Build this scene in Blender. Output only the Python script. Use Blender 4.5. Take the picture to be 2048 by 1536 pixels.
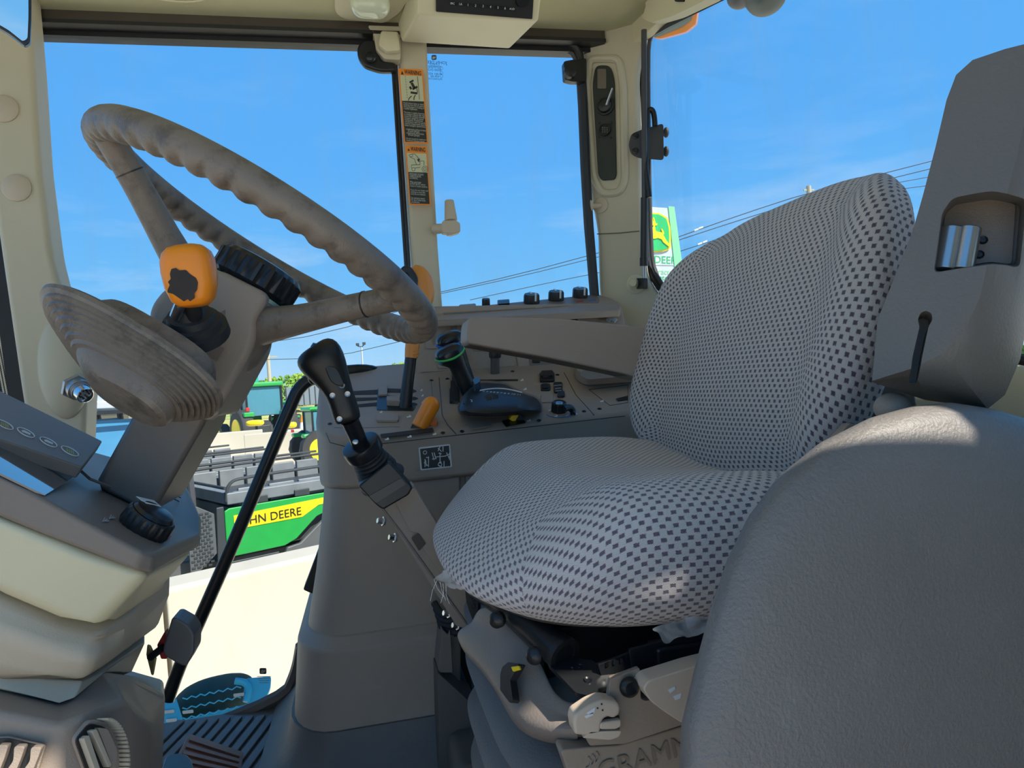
import bpy, bmesh, math, random
from mathutils import Vector as V, Matrix
random.seed(7)
C = bpy.context.scene.collection
for o in list(bpy.data.objects): bpy.data.objects.remove(o)
# ---------------------------------------------------------------- camera
ROLL, YAW, FPX = math.radians(4), math.radians(12), 1400.0
CAM = V((0, 0, .66))
FW = V((math.sin(YAW), math.cos(YAW), 0)); RT = V((math.cos(YAW), -math.sin(YAW), 0)); UP = V((0, 0, 1))
XI = RT*math.cos(ROLL) - UP*math.sin(ROLL); DI = -RT*math.sin(ROLL) - UP*math.cos(ROLL)
cam = bpy.data.cameras.new('camera'); co = bpy.data.objects.new('camera', cam); C.objects.link(co)
cam.sensor_width = 36; cam.lens = FPX/2048*36; cam.clip_start = .02; cam.clip_end = 2000
co.matrix_world = Matrix(((XI.x, -DI.x, -FW.x, CAM.x), (XI.y, -DI.y, -FW.y, CAM.y), (XI.z, -DI.z, -FW.z, CAM.z), (0, 0, 0, 1)))
bpy.context.scene.camera = co
vs = bpy.context.scene.view_settings
vs.view_transform = 'Standard'; vs.look = 'None'; vs.gamma = 1; vs.use_curve_mapping = False; vs.exposure = 0.0
# ---------------------------------------------------------------- sky and sun
w = bpy.data.worlds.new('sky'); bpy.context.scene.world = w; w.use_nodes = True
nt = w.node_tree; N = nt.nodes; L = nt.links
bg = N['Background']; tc = N.new('ShaderNodeTexCoord'); sp = N.new('ShaderNodeSeparateXYZ'); L.new(tc.outputs['Generated'], sp.inputs[0])
rp = N.new('ShaderNodeValToRGB'); L.new(sp.outputs['Z'], rp.inputs[0])
els = rp.color_ramp.elements
els[0].position = 0; els[0].color = (.52, .76, .98, 1); els[1].position = .9; els[1].color = (.05, .28, .78, 1)
for p, c in ((.05, (.40, .70, .98)), (.13, (.19, .55, .96)), (.3, (.12, .45, .95)), (.5, (.10, .42, .93))):
    e = els.new(p); e.color = (*c, 1)
mp = N.new('ShaderNodeMapping'); mp.inputs['Scale'].default_value = (1.4, 1.4, 7); L.new(tc.outputs['Generated'], mp.inputs[0])
ns = N.new('ShaderNodeTexNoise'); ns.inputs['Scale'].default_value = 2.2; ns.inputs['Detail'].default_value = 7; ns.inputs['Roughness'].default_value = .6; L.new(mp.outputs[0], ns.inputs['Vector'])
cr = N.new('ShaderNodeMapRange'); cr.inputs[1].default_value = .52; cr.inputs[2].default_value = .8; L.new(ns.outputs[0], cr.inputs[0])
hz = N.new('ShaderNodeMapRange'); hz.inputs[1].default_value = .0; hz.inputs[2].default_value = .3; hz.inputs[3].default_value = .85; hz.inputs[4].default_value = .10; L.new(sp.outputs['Z'], hz.inputs[0])
mu = N.new('ShaderNodeMath'); mu.operation = 'MULTIPLY'; L.new(cr.outputs[0], mu.inputs[0]); L.new(hz.outputs[0], mu.inputs[1])
mx = N.new('ShaderNodeMix'); mx.data_type = 'RGBA'; L.new(mu.outputs[0], mx.inputs[0]); L.new(rp.outputs[0], mx.inputs[6]); mx.inputs[7].default_value = (.82, .92, 1, 1)
L.new(mx.outputs[2], bg.inputs[0]); bg.inputs[1].default_value = 1.0
sl = bpy.data.lights.new('sun', 'SUN'); so = bpy.data.objects.new('sun', sl); C.objects.link(so)
sl.energy = 8.5; sl.angle = math.radians(.6); sl.color = (1, .93, .80)
SUN = V((.50, -.52, .80)).normalized()
so.rotation_euler = SUN.to_track_quat('Z', 'Y').to_euler()
# ---------------------------------------------------------------- placing helpers: a ray through a point of the photo, met with a real plane
def ray(x, y): return FW + XI*((x-1024)/FPX) + DI*((y-768)/FPX)
def P(x, y, D): return CAM + ray(x, y)*D
class Pl:
    def __init__(s, o, n): s.o = V(o); s.n = V(n).normalized()
    def __call__(s, x, y, h=0):
        d = ray(x, y); o = s.o + s.n*h
        return CAM + d*((o-CAM).dot(s.n)/d.dot(s.n))
def YY(v): return Pl((0, v, 0), (0, -1, 0))
def XX(v): return Pl((v, 0, 0), (-1, 0, 0))
def ZZ(v): return Pl((0, 0, v), (0, 0, 1))
def pl3(a, b, c):
    n = (b-a).cross(c-a).normalized()
    if n.dot(CAM-a) < 0: n = -n
    return Pl(a, n)
def at(x, y, Yv): return YY(Yv)(x, y)
def rnd(pts, r, k=4):
    out = []; n = len(pts)
    for i in range(n):
        a, b, c = V(pts[i-1]), V(pts[i]), V(pts[(i+1) % n])
        d1, d2 = a-b, c-b; q = min(r, d1.length*.45, d2.length*.45)
        p, s = b+d1.normalized()*q, b+d2.normalized()*q
        for j in range(k+1):
            t = j/k; out.append(p*(1-t)**2 + b*(2*t*(1-t)) + s*t*t)
    return out
def rect(cx, cy, w_, h_, r=0, ang=0):
    c, s = math.cos(ang), math.sin(ang)
    p = [V((cx+a*w_/2*c-b*h_/2*s, cy+a*w_/2*s+b*h_/2*c)) for a, b in ((-1, -1), (1, -1), (1, 1), (-1, 1))]
    return rnd(p, r) if r else p
# ---------------------------------------------------------------- mesh builder
class M:
    def __init__(s): s.v = []; s.f = []; s.u = {}
    def add(s, vs_, fs):
        o = len(s.v); s.v += [V(p) for p in vs_]; s.f += [tuple(i+o for i in f) for f in fs]; return s
    def prism(s, pts, d, taper=None):
        n = len(pts); d = V(d); top = [p+d for p in pts]
        if taper: c = sum(pts, V((0, 0, 0)))/n; top = [c+(p-c)*taper+d for p in pts]
        return s.add(list(pts)+top, [tuple(range(n)), tuple(range(2*n-1, n-1, -1))] + [(i, (i+1) % n, n+(i+1) % n, n+i) for i in range(n)])
    def pix(s, pl, pp, h, base=0, taper=None):
        return s.prism([pl(x, y, base) for x, y in pp], pl.n*h, taper)
    def box(s, c, sx, sy, sz, ax=None):
        X, Y, Z = ax if ax else (V((1, 0, 0)), V((0, 1, 0)), V((0, 0, 1)))
        c = V(c); pts = [c+X*(a*sx/2)+Y*(b*sy/2)+Z*(e*sz/2) for e in (-1, 1) for a, b in ((-1, -1), (1, -1), (1, 1), (-1, 1))]
        return s.add(pts, [(0, 3, 2, 1), (4, 5, 6, 7), (0, 1, 5, 4), (1, 2, 6, 5), (2, 3, 7, 6), (3, 0, 4, 7)])
    def bb(s, a, b):
        a = V(a); b = V(b); d = b-a; return s.box((a+b)/2, abs(d.x), abs(d.y), abs(d.z))
    def loft(s, rings, caps=True, closed=False):
        n = len(rings[0]); k = len(rings); fs = []
        for j in range(k if closed else k-1):
            a, b = j*n, ((j+1) % k)*n
            fs += [(a+i, a+(i+1) % n, b+(i+1) % n, b+i) for i in range(n)]
        if caps and not closed: fs += [tuple(range(n-1, -1, -1)), tuple((k-1)*n+i for i in range(n))]
        return s.add([p for r_ in rings for p in r_], fs)
    def tube(s, path, r, n=12, closed=False, caps=True, sm=0, flat=None, mod=None):
        path = [V(p) for p in path]
        rr = list(r) if isinstance(r, (list, tuple)) else [r]*len(path)
        for _ in range(sm):
            q, r2 = [], []
            m = len(path)
            for i in range(m if closed else m-1):
                a, b = path[i], path[(i+1) % m]; ra, rb = rr[i], rr[(i+1) % m]
                q += [a*.75+b*.25, a*.25+b*.75]; r2 += [ra*.75+rb*.25, ra*.25+rb*.75]
            if not closed: q = [path[0]]+q+[path[-1]]; r2 = [rr[0]]+r2+[rr[-1]]
            path, rr = q, r2
        m = len(path); rings = []; nrm = None
        for i in range(m):
            if closed: t = path[(i+1) % m]-path[i-1]
            else: t = path[min(i+1, m-1)]-path[max(i-1, 0)]
            t.normalize()
            if nrm is None:
                nrm = flat if flat else (V((0, 0, 1)) if abs(t.z) < .9 else V((1, 0, 0)))
            nrm = (nrm - t*nrm.dot(t)).normalized(); bi = t.cross(nrm)
            rings.append([path[i]+(nrm*math.cos(2*math.pi*j/n)+bi*math.sin(2*math.pi*j/n))*rr[i]*(mod(i, j) if mod else 1) for j in range(n)])
        return s.loft(rings, caps, closed)
    def rev(s, o, ax, prof, n=24, mod=None, sx=1, ref=None):
        o = V(o); ax = V(ax).normalized(); a = V(ref) if ref else (V((0, 0, 1)) if abs(ax.z) < .9 else V((1, 0, 0)))
        a = (a-ax*a.dot(ax)).normalized(); b = ax.cross(a)
        return s.loft([[o+ax*h+(a*math.cos(2*math.pi*j/n)*sx+b*math.sin(2*math.pi*j/n))*r*(mod(k, j) if mod else 1) for j in range(n)] for k, (h, r) in enumerate(prof)])
    def ell(s, c, rx, ry, rz, ax=None, n=20, m=12, e=1.0):
        X, Y, Z = ax if ax else (V((1, 0, 0)), V((0, 1, 0)), V((0, 0, 1))); c = V(c); sg = lambda q: math.copysign(abs(q)**e, q)
        rings = []
        for k in range(m+1):
            t = -math.pi/2+math.pi*(k+.02)/(m+.04); rings.append([c+X*(rx*sg(math.cos(t))*sg(math.cos(2*math.pi*j/n)))+Y*(ry*sg(math.cos(t))*sg(math.sin(2*math.pi*j/n)))+Z*(rz*sg(math.sin(t))) for j in range(n)])
        return s.loft(rings)
    def grid(s, g):
        n = len(g[0]); fs = [(j*n+i, j*n+i+1, (j+1)*n+i+1, (j+1)*n+i) for j in range(len(g)-1) for i in range(n-1)]
        return s.add([p for r_ in g for p in r_], fs)
    def build(s, name, mat, parent=None, bevel=0, seg=2, ang=35, sub=0, uv=None, rec=True, smooth=True, thick=0, **kw):
        me = bpy.data.meshes.new(name)
        off = wloc(parent)
        me.from_pydata([p-off for p in s.v], [], s.f)
        if rec:
            bm = bmesh.new(); bm.from_mesh(me); bmesh.ops.recalc_face_normals(bm, faces=bm.faces); bm.to_mesh(me); bm.free()
        if uv:
            lay = me.uv_layers.new(name='UVMap')
            for lp in me.loops: lay.data[lp.index].uv = uv[lp.vertex_index]
        me.materials.append(mat)
        if smooth:
            me.polygons.foreach_set('use_smooth', [True]*len(me.polygons)); me.set_sharp_from_angle(angle=math.radians(ang))
        me.update()
        o = bpy.data.objects.new(name, me); C.objects.link(o)
        if parent: o.parent = parent
        if thick: m_ = o.modifiers.new('s', 'SOLIDIFY'); m_.thickness = thick; m_.offset = 0
        if sub: m_ = o.modifiers.new('u', 'SUBSURF'); m_.levels = sub; m_.render_levels = sub
        if bevel:
            m_ = o.modifiers.new('b', 'BEVEL'); m_.width = bevel; m_.segments = seg; m_.limit_method = 'ANGLE'; m_.angle_limit = math.radians(32); m_.harden_normals = True
        for k, v_ in kw.items(): o[k] = v_
        return o
def wloc(o):
    q = V((0, 0, 0))
    while o is not None: q = q+o.location; o = o.parent
    return q
def T(name, label, cat, loc=(0, 0, 0), group=None, kind=None):
    o = bpy.data.objects.new(name, None); o.empty_display_size = .02; C.objects.link(o); o.location = V(loc)
    if kind: o['kind'] = kind; 
    if label: o['label'] = label
    if cat: o['category'] = cat
    if group: o['group'] = group
    return o
def tag(o, label, cat, group=None):
    o['label'] = label; o['category'] = cat
    if group: o['group'] = group
    return o
def copy_tree(o, parent=None):
    c = o.copy(); C.objects.link(c); c.parent = parent
    for ch in o.children: copy_tree(ch, c)
    return c
def text(name, s, o, right, up, size, mat, parent, ext=.0004, align='CENTER', bold=0, line=1.0, fitw=None, **kw):
    cu = bpy.data.curves.new(name, 'FONT'); cu.body = s; cu.size = 1; cu.extrude = 0; cu.align_x = align; cu.align_y = 'CENTER'; cu.offset = bold; cu.space_line = line; cu.resolution_u = 3
    ob = bpy.data.objects.new(name, cu); C.objects.link(ob); dg = bpy.context.evaluated_depsgraph_get()
    me = bpy.data.meshes.new_from_object(ob.evaluated_get(dg)); bpy.data.objects.remove(ob)
    off = wloc(parent); right = V(right).normalized(); up = V(up); up = (up-right*up.dot(right)).normalized(); nn = right.cross(up)
    xs = [v_.co.x for v_ in me.vertices] or [0, 1]; kx_ = fitw/((max(xs)-min(xs))*size) if fitw else 1
    for v_ in me.vertices: v_.co = V(o)-off+right*(v_.co.x*size*kx_)+up*(v_.co.y*size)+nn*ext
    me.materials.clear(); me.materials.append(mat)
    q = bpy.data.objects.new(name, me); C.objects.link(q); q.parent = parent
    for k, v_ in kw.items(): q[k] = v_
    return q
# ---------------------------------------------------------------- materials
def mat(name, col, rough=.55, metal=0, bump=0, bscale=400, var=.12, vscale=12, dust=None, spec=.5, emit=None, coat=0):
    m = bpy.data.materials.new(name); m.use_nodes = True; t = m.node_tree; n = t.nodes; l = t.links; b = n['Principled BSDF']
    b.inputs['Roughness'].default_value = rough; b.inputs['Metallic'].default_value = metal; b.inputs['Specular IOR Level'].default_value = spec
    if coat: b.inputs['Coat Weight'].default_value = coat
    tc_ = n.new('ShaderNodeTexCoord')
    no = n.new('ShaderNodeTexNoise'); no.inputs['Scale'].default_value = vscale; no.inputs['Detail'].default_value = 6; l.new(tc_.outputs['Object'], no.inputs['Vector'])
    mx_ = n.new('ShaderNodeMix'); mx_.data_type = 'RGBA'; l.new(no.outputs[0], mx_.inputs[0])
    mx_.inputs[6].default_value = (*[c*(1-var) for c in col], 1); mx_.inputs[7].default_value = (*[min(1, c*(1+var)) for c in col], 1)
    out = mx_.outputs[2]
    if dust:
        dn = n.new('ShaderNodeTexNoise'); dn.inputs['Scale'].default_value = dust[1]; dn.inputs['Detail'].default_value = 10; dn.inputs['Roughness'].default_value = .7; l.new(tc_.outputs['Object'], dn.inputs['Vector'])
        dr = n.new('ShaderNodeMapRange'); dr.inputs[1].default_value = dust[2]; dr.inputs[2].default_value = dust[2]+.16; dr.inputs[4].default_value = dust[3]; l.new(dn.outputs[0], dr.inputs[0])
        m2 = n.new('ShaderNodeMix'); m2.data_type = 'RGBA'; l.new(dr.outputs[0], m2.inputs[0]); l.new(out, m2.inputs[6]); m2.inputs[7].default_value = (*dust[0], 1); out = m2.outputs[2]
    l.new(out, b.inputs['Base Color'])
    if bump:
        bn = n.new('ShaderNodeTexNoise'); bn.inputs['Scale'].default_value = bscale; bn.inputs['Detail'].default_value = 3; l.new(tc_.outputs['Object'], bn.inputs['Vector'])
        bp = n.new('ShaderNodeBump'); bp.inputs['Strength'].default_value = bump; bp.inputs['Distance'].default_value = .001; l.new(bn.outputs[0], bp.inputs['Height']); l.new(bp.outputs[0], b.inputs['Normal'])
    if emit: b.inputs['Emission Color'].default_value = (*emit, 1); b.inputs['Emission Strength'].default_value = 1
    return m
TAUPE = mat('taupe_plastic', (.335, .27, .22), .5, bump=.35, bscale=900, var=.06, dust=((.42, .37, .30), 9, .60, .35))
TAUPE2 = mat('taupe_plastic_dark', (.21, .175, .15), .48, bump=.3, bscale=900, var=.06)
WORN = mat('worn_taupe_rubber', (.20, .162, .13), .42, bump=.5, bscale=700, var=.25, vscale=22, dust=((.075, .06, .05), 34, .50, .75))
BEIGE = mat('beige_plastic', (.54, .46, .35), .5, bump=.3, bscale=900, var=.05)
CREAM = mat('cream_plastic', (.66, .61, .42), .5, bump=.25, bscale=900, var=.05)
CREAM2 = mat('cream_pillar_plastic', (.55, .50, .37), .5, bump=.25, bscale=900, var=.05)
TAN = mat('tan_plastic', (.60, .48, .37), .4, bump=.1, var=.05)
BLACK = mat('black_plastic', (.014, .015, .017), .35, bump=.25, bscale=900, var=.2)
BLACKG = mat('gloss_black_plastic', (.010, .012, .016), .27, var=.2)
RUBBER = mat('black_rubber', (.022, .023, .025), .6, bump=.3, var=.2)
SEAL = mat('window_rubber_seal', (.018, .018, .020), .45)
BMETAL = mat('black_painted_metal', (.012, .013, .015), .3, var=.2, dust=((.09, .07, .055), 14, .62, .5))
BRAKET = mat('grey_painted_steel', (.055, .056, .062), .4, bump=.3)
CHROME = mat('chrome', (.75, .76, .78), .15, 1)
STEEL = mat('brushed_steel', (.45, .45, .46), .3, .9)
ORANGE = mat('orange_plastic', (.90, .27, .012), .32, var=.06)
ORANGE2 = mat('dull_orange_plastic', (.72, .27, .05), .4)
YELLOW = mat('yellow_plastic', (.85, .62, .01), .35)
WHITE = mat('white_print', (.75, .77, .78), .5)
GREYP = mat('pale_grey_print', (.45, .47, .5), .5)
DECALB = mat('decal_black', (.02, .022, .02), .4)
DECALY = mat('decal_pale', (.56, .57, .38), .45)
DECALO = mat('decal_orange', (.82, .26, .03), .4)
RED = mat('red_plastic', (.45, .02, .02), .4)
LEATHER = mat('dark_leatherette', (.17, .155, .145), .5, bump=.9, bscale=420, var=.12, dust=((.21, .20, .19), 30, .58, .5))
FLOORM = mat('dusty_rubber_mat', (.12, .108, .10), .5, bump=.5, bscale=300, var=.3, vscale=8, dust=((.17, .14, .11), 7, .55, .5))
GREEN = mat('green_paint', (.03, .42, .05), .35, coat=.3)
TIRE = mat('tyre_rubber', (.03, .03, .028), .75, bump=.5, bscale=60)
CONC = mat('pale_concrete', (.46, .42, .33), .85, bump=.4, bscale=30, var=.08, vscale=1.5, dust=((.42, .37, .28), 2.2, .60, .5))
def glass(name, tint, refl=.05, dirt=.03):
    m = bpy.data.materials.new(name); m.use_nodes = True; t = m.node_tree; n = t.nodes; l = t.links; n.remove(n['Principled BSDF'])
    tr = n.new('ShaderNodeBsdfTransparent'); tr.inputs[0].default_value = (*tint, 1)
    gl = n.new('ShaderNodeBsdfGlossy'); gl.inputs['Roughness'].default_value = .02
    df = n.new('ShaderNodeBsdfDiffuse'); df.inputs[0].default_value = (.8, .85, .9, 1)
    fr = n.new('ShaderNodeFresnel'); fr.inputs[0].default_value = 1.14
    a = n.new('ShaderNodeMixShader'); l.new(fr.outputs[0], a.inputs[0]); l.new(tr.outputs[0], a.inputs[1]); l.new(gl.outputs[0], a.inputs[2])
    tcx = n.new('ShaderNodeTexCoord'); mpp = n.new('ShaderNodeMapping'); mpp.inputs['Scale'].default_value = (3, 3, .7); l.new(tcx.outputs['Object'], mpp.inputs[0])
    nn = n.new('ShaderNodeTexNoise'); nn.inputs['Scale'].default_value = 6; nn.inputs['Detail'].default_value = 6; l.new(mpp.outputs[0], nn.inputs['Vector'])
    mr = n.new('ShaderNodeMapRange'); mr.inputs[1].default_value = .5; mr.inputs[2].default_value = .85; mr.inputs[4].default_value = dirt*3; l.new(nn.outputs[0], mr.inputs[0])
    b = n.new('ShaderNodeMixShader'); l.new(mr.outputs[0], b.inputs[0]); l.new(a.outputs[0], b.inputs[1]); l.new(df.outputs[0], b.inputs[2])
    l.new(b.outputs[0], n['Material Output'].inputs[0]); return m
GLASS = glass('cab_glass', (.97, .985, 1), dirt=.02)
def fabric(name, light, dark, s):
    m = bpy.data.materials.new(name); m.use_nodes = True; t = m.node_tree; n = t.nodes; l = t.links; b = n['Principled BSDF']
    b.inputs['Roughness'].default_value = .9; b.inputs['Sheen Weight'].default_value = .25
    def mth(op, a, c=None):
        q = n.new('ShaderNodeMath'); q.operation = op
        for i, z in ((0, a), (1, c)):
            if z is None: continue
            if isinstance(z, (int, float)): q.inputs[i].default_value = z
            else: l.new(z, q.inputs[i])
        return q.outputs[0]
    uv = n.new('ShaderNodeUVMap'); sx = n.new('ShaderNodeSeparateXYZ'); l.new(uv.outputs[0], sx.inputs[0])
    u = mth('DIVIDE', sx.outputs[0], s); v_ = mth('DIVIDE', sx.outputs[1], s*.62)
    row = mth('FLOOR', v_); sh = mth('MULTIPLY', mth('MODULO', mth('ABSOLUTE', row), 2.0), .5)
    fu = mth('ABSOLUTE', mth('SUBTRACT', mth('FRACT', mth('ADD', u, sh)), .5)); fv = mth('ABSOLUTE', mth('SUBTRACT', mth('FRACT', v_), .5))
    ns_ = n.new('ShaderNodeTexNoise'); ns_.inputs['Scale'].default_value = 900; l.new(uv.outputs[0], ns_.inputs['Vector'])
    d = mth('MAXIMUM', mth('MULTIPLY', fu, 1.35), mth('MULTIPLY', fv, .95)); d = mth('ADD', d, mth('MULTIPLY', mth('SUBTRACT', ns_.outputs[0], .5), .22))
    k = n.new('ShaderNodeMapRange'); k.inputs[1].default_value = .22; k.inputs[2].default_value = .32; l.new(d, k.inputs[0])
    th = mth('MULTIPLY', mth('SINE', mth('MULTIPLY', u, 37.7)), mth('SINE', mth('MULTIPLY', v_, 25.1)))
    thr = n.new('ShaderNodeMapRange'); thr.inputs[1].default_value = -1; thr.inputs[2].default_value = 1; thr.inputs[3].default_value = .72; thr.inputs[4].default_value = 1.12; l.new(th, thr.inputs[0])
    lc = n.new('ShaderNodeMix'); lc.data_type = 'RGBA'; lc.blend_type = 'MULTIPLY'; lc.inputs[0].default_value = 1; lc.inputs[6].default_value = (*light, 1); l.new(thr.outputs[0], lc.inputs[7])
    mx_ = n.new('ShaderNodeMix'); mx_.data_type = 'RGBA'; l.new(k.outputs[0], mx_.inputs[0]); mx_.inputs[6].default_value = (*dark, 1); l.new(lc.outputs[2], mx_.inputs[7])
    l.new(mx_.outputs[2], b.inputs['Base Color'])
    bp = n.new('ShaderNodeBump'); bp.inputs['Strength'].default_value = .8; bp.inputs['Distance'].default_value = .0015
    hsum = mth('ADD', k.outputs[0], mth('MULTIPLY', th, .15)); l.new(hsum, bp.inputs['Height']); l.new(bp.outputs[0], b.inputs['Normal']); return m
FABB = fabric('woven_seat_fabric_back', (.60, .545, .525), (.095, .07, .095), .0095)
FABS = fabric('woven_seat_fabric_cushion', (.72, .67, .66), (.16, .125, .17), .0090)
# ================================================================= the cab shell (setting)
# floor with raised ribs
fl = M().bb((-1.0, -.1, -.03), (1.0, 1.60, 0)).build('floor', FLOORM, None, kind='structure')
def floor_rib(a, b, w_, h=.006):
    a, b = V(a), V(b); d = (b-a).normalized(); s_ = V((-d.y, d.x, 0)); m = M(); m.box((a+b)/2+V((0, 0, h/2)), (b-a).length, w_, h, (d, s_, V((0, 0, 1))))
    return m.build('floor_rib', FLOORM, fl, bevel=.002)
Z0 = ZZ(0)
dirr = (Z0(490, 1536)-Z0(575, 1420)).normalized()
sd = V((-dirr.y, dirr.x, 0))
if sd.x > 0: sd = -sd
st = Z0(640, 1428)
for i in range(13):
    a = st + sd*(.0245*i) + dirr*(.004*i*0)
    floor_rib(a, a+dirr*.34, .0165)
st2 = Z0(640, 1520)
for i in range(9):
    a = st2 - sd*(.0245*i); floor_rib(a+dirr*.01, a+dirr*.25, .016)
# threshold strip at the door
th = M(); th.tube([at(300, 1497, 1.6), at(570, 1398, 1.6), at(596, 1345, 1.6), at(606, 1290, 1.58)], .016, 8, sm=2); th.build('threshold_seal', FLOORM, fl)
# roof
rf = M().prism([V((-.95, -.10, 1.485)), V((-.95, 1.70, 1.485)), V((.70, 1.70, 1.485)), V((.74, 1.55, 1.485)), V((.985, -.10, 1.485))], V((0, 0, .13))).build('ceiling', mat('headliner_fabric', (.56, .53, .33), .9, bump=.9, bscale=1200, var=.05), None, kind='structure')
# rail above the right door and windows
rr = M(); rr.bb((-.9, 1.575, 1.464), (.62, 1.63, 1.49)); rr.build('roof_rail', mat('brown_black_rail', (.075, .062, .05), .35), rf)
rr = M(); rr.bb((-.9, 1.602, 1.446), (.60, 1.634, 1.487)); rr.build('glass_top_seal', SEAL, rf)
rr = M(); rr.bb((-.9, 1.57, 1.456), (.62, 1.60, 1.464)); rr.build('rail_seal', SEAL, rf)
# wall right: front corner post
wr = T('wall_right', None, None, (0, 1.6, 0), kind='structure')
PA = YY(1.5)
pts = [(-60, -60), (50, -60), (66, 120), (80, 330), (103, 510), (126, 600), (160, 668), (180, 725), (181, 760), (172, 790), (168, 900), (60, 900), (40, 780), (-5, 470), (-60, 60)]
ap = M().pix(PA, rnd(pts, 25), -.07).build('corner_post', CREAM2, wr, bevel=.012, seg=3)
b = M(); b.ell(at(128, 735, 1.50), .045, .028, .10, n=24, m=14); b.build('post_bulge', CREAM2, wr)
for x, y in ((8, 218), (34, 376)):
    M().rev(at(x, y, 1.5), (0, -1, 0), [(-.004, .026), (.003, .026), (.006, .022), (.007, .0)], 24).build('screw_cover', BEIGE, ap)
s = M(); s.pix(YY(1.55), [(-60, 0), (-20, 320), (12, 560), (62, 820), (20, 820), (-15, 560), (-60, 300)], -.05); s.build('corner_seal', SEAL, wr)
# fluted connector on the bulge
cn = M(); o_ = at(152, 775, 1.455); ax = (V((.62, -.6, -.45))).normalized()
cn.rev(o_-ax*.006, ax, [(0, .026), (.008, .026), (.008, .020), (.012, .020)], 6); cn.rev(o_, ax, [(0, .0205), (.014, .0205), (.014, .017), (.02, .017)], 24)
cnx = T('round_connector', 'round threaded metal socket connector with hexagonal nut on the front corner post', 'connector', o_)
cn.build('hex_nut', STEEL, cnx, bevel=.001)
M().rev(o_, ax, [(.012, .015), (.036, .015), (.037, .0135), (.028, .013), (.028, 0)], 24).build('socket_barrel', CHROME, cnx)
m = M()
for k in range(7):
    q = V((.3, 1, .2)).cross(ax).normalized(); q2 = ax.cross(q); an = k*math.pi*2/7; m.rev(o_+ax*.027+(q*math.cos(an)+q2*math.sin(an))*.008, ax, [(0, .0018), (.006, .0018), (.007, 0)], 8)
m.build('pins', BLACK, cnx)
# middle post
PB = YY(1.60)
bp_ = M().pix(PB, [(790, 60), (848, 60), (858, 250), (872, 500), (884, 660), (832, 660), (818, 500), (800, 220)], .05, -.04).build('middle_post', CREAM2, wr, bevel=.012, seg=3)
for k, (dx, c_) in enumerate(((-4, SEAL), (-10, SEAL))):
    M().tube([at(793+dx, 95, 1.60), at(806+dx, 300, 1.60), at(822+dx, 540, 1.60), at(832+dx, 720, 1.6)], .0035 if k else .0045, 8, flat=V((0, 1, 0))).build('post_seal', c_, wr)
# rear corner post, facing the middle of the cab on the diagonal
cA = at(1170, 300, 1.62); cB = V((.715, 1.515, cA.z)); PC = Pl(cA, V((cB-cA)).cross(V((0, 0, 1))))
if PC.n.dot(CAM-cA) < 0: PC = Pl(cA, -PC.n)
pts = [(1164, 76), (1168, 250), (1178, 380), (1194, 465), (1197, 590), (1210, 640), (1210, 900), (1420, 900), (1420, 620), (1345, 606), (1312, 585), (1290, 550), (1284, 480), (1278, 300), (1274, 150), (1290, 60), (1290, 28), (1236, 12)]
cp = M().pix(PC, rnd(pts, 18), -.05).build('rear_corner_post', CREAM2, wr, bevel=.012, seg=3)
# raised rim round the black socket panel
pan = [(1192, 132), (1222, 132), (1230, 160), (1234, 350), (1230, 360), (1204, 362), (1197, 350), (1186, 170)]
def ringpath(pl, pp, h): return [pl(x, y, h) for x, y in pp]
rim_ = [(1180, 118), (1238, 118), (1246, 170), (1250, 360), (1240, 385), (1205, 388), (1187, 355), (1174, 170)]
M().tube(ringpath(PC, rnd(rim_, 14), .0), .010, 10, closed=True).build('panel_rim', CREAM2, cp)
sk = T('socket_panel', 'black socket panel recessed in the rear corner post with switch and connector', 'panel', PC(1210, 250))
M().pix(PC, rnd(pan, 12), .006).build('plate', mat('dark_green_black_plate', (.018, .024, .020), .5), sk, bevel=.0015)
M().pix(PC, rect(1204, 158, 18, 40, 3), .002, .006).build('blank_cover', mat('brown_blank', (.16, .13, .10), .6), sk, bevel=.0008)
c0 = PC(1211, 213, .006)
M().rev(c0, PC.n, [(0, .022), (.006, .022), (.006, .018), (.012, .016), (.014, .012), (.014, 0)], 12).build('round_socket', BLACK, sk, bevel=.001)
M().tube([PC(1213, 210, .02), PC(1218, 195, .024), PC(1225, 176, .03)], [.004, .003, .0025], 8).build('cap_lever', STEEL, sk)
c1 = PC(1210, 260, .006)
M().rev(c1, PC.n, [(0, .015), (.006, .015), (.006, .012), (.003, .012), (.003, 0)], 24).build('pin_socket', BLACKG, sk)
m = M()
for i in range(3):
    for j in range(3): m.rev(PC(1206+i*4.2, 256+j*4.2, .009), PC.n, [(0, .0009), (.003, .0009)], 6)
m.build('contact_pins', STEEL, sk)
for dx, dy in ((-12, -14), (12, -14), (-12, 14), (12, 14)): M().rev(PC(1210+dx, 260+dy, .006), PC.n, [(0, .003), (.002, .0025), (.002, 0)], 10).build('screw', BLACK, sk)
# seam and coat hook
M().tube([PC(1194, 468, .002), PC(1240, 466, .002), PC(1279, 462, .001)], .0012, 6).build('seam', mat('seam_brown', (.16, .13, .08), .7), cp)
hk = T('coat_hook', 'small grey mushroom shaped coat hook on the rear corner post', 'hook', PC(1200, 411))
M().rev(PC(1201, 411, 0), PC.n, [(0, .019), (.003, .019), (.005, .015), (.005, 0)], 20).build('base_disc', BEIGE, hk)
M().tube([PC(1201, 411, .004), PC(1184, 412, .02)], .006, 10).build('stem', BEIGE, hk)
M().rev(PC(1184, 412, .018), (PC(1184, 412, .02)-PC(1201, 411, .004)), [(0, .008), (.003, .014), (.006, .014), (.009, 0)], 20).build('head', BEIGE, hk)
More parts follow.
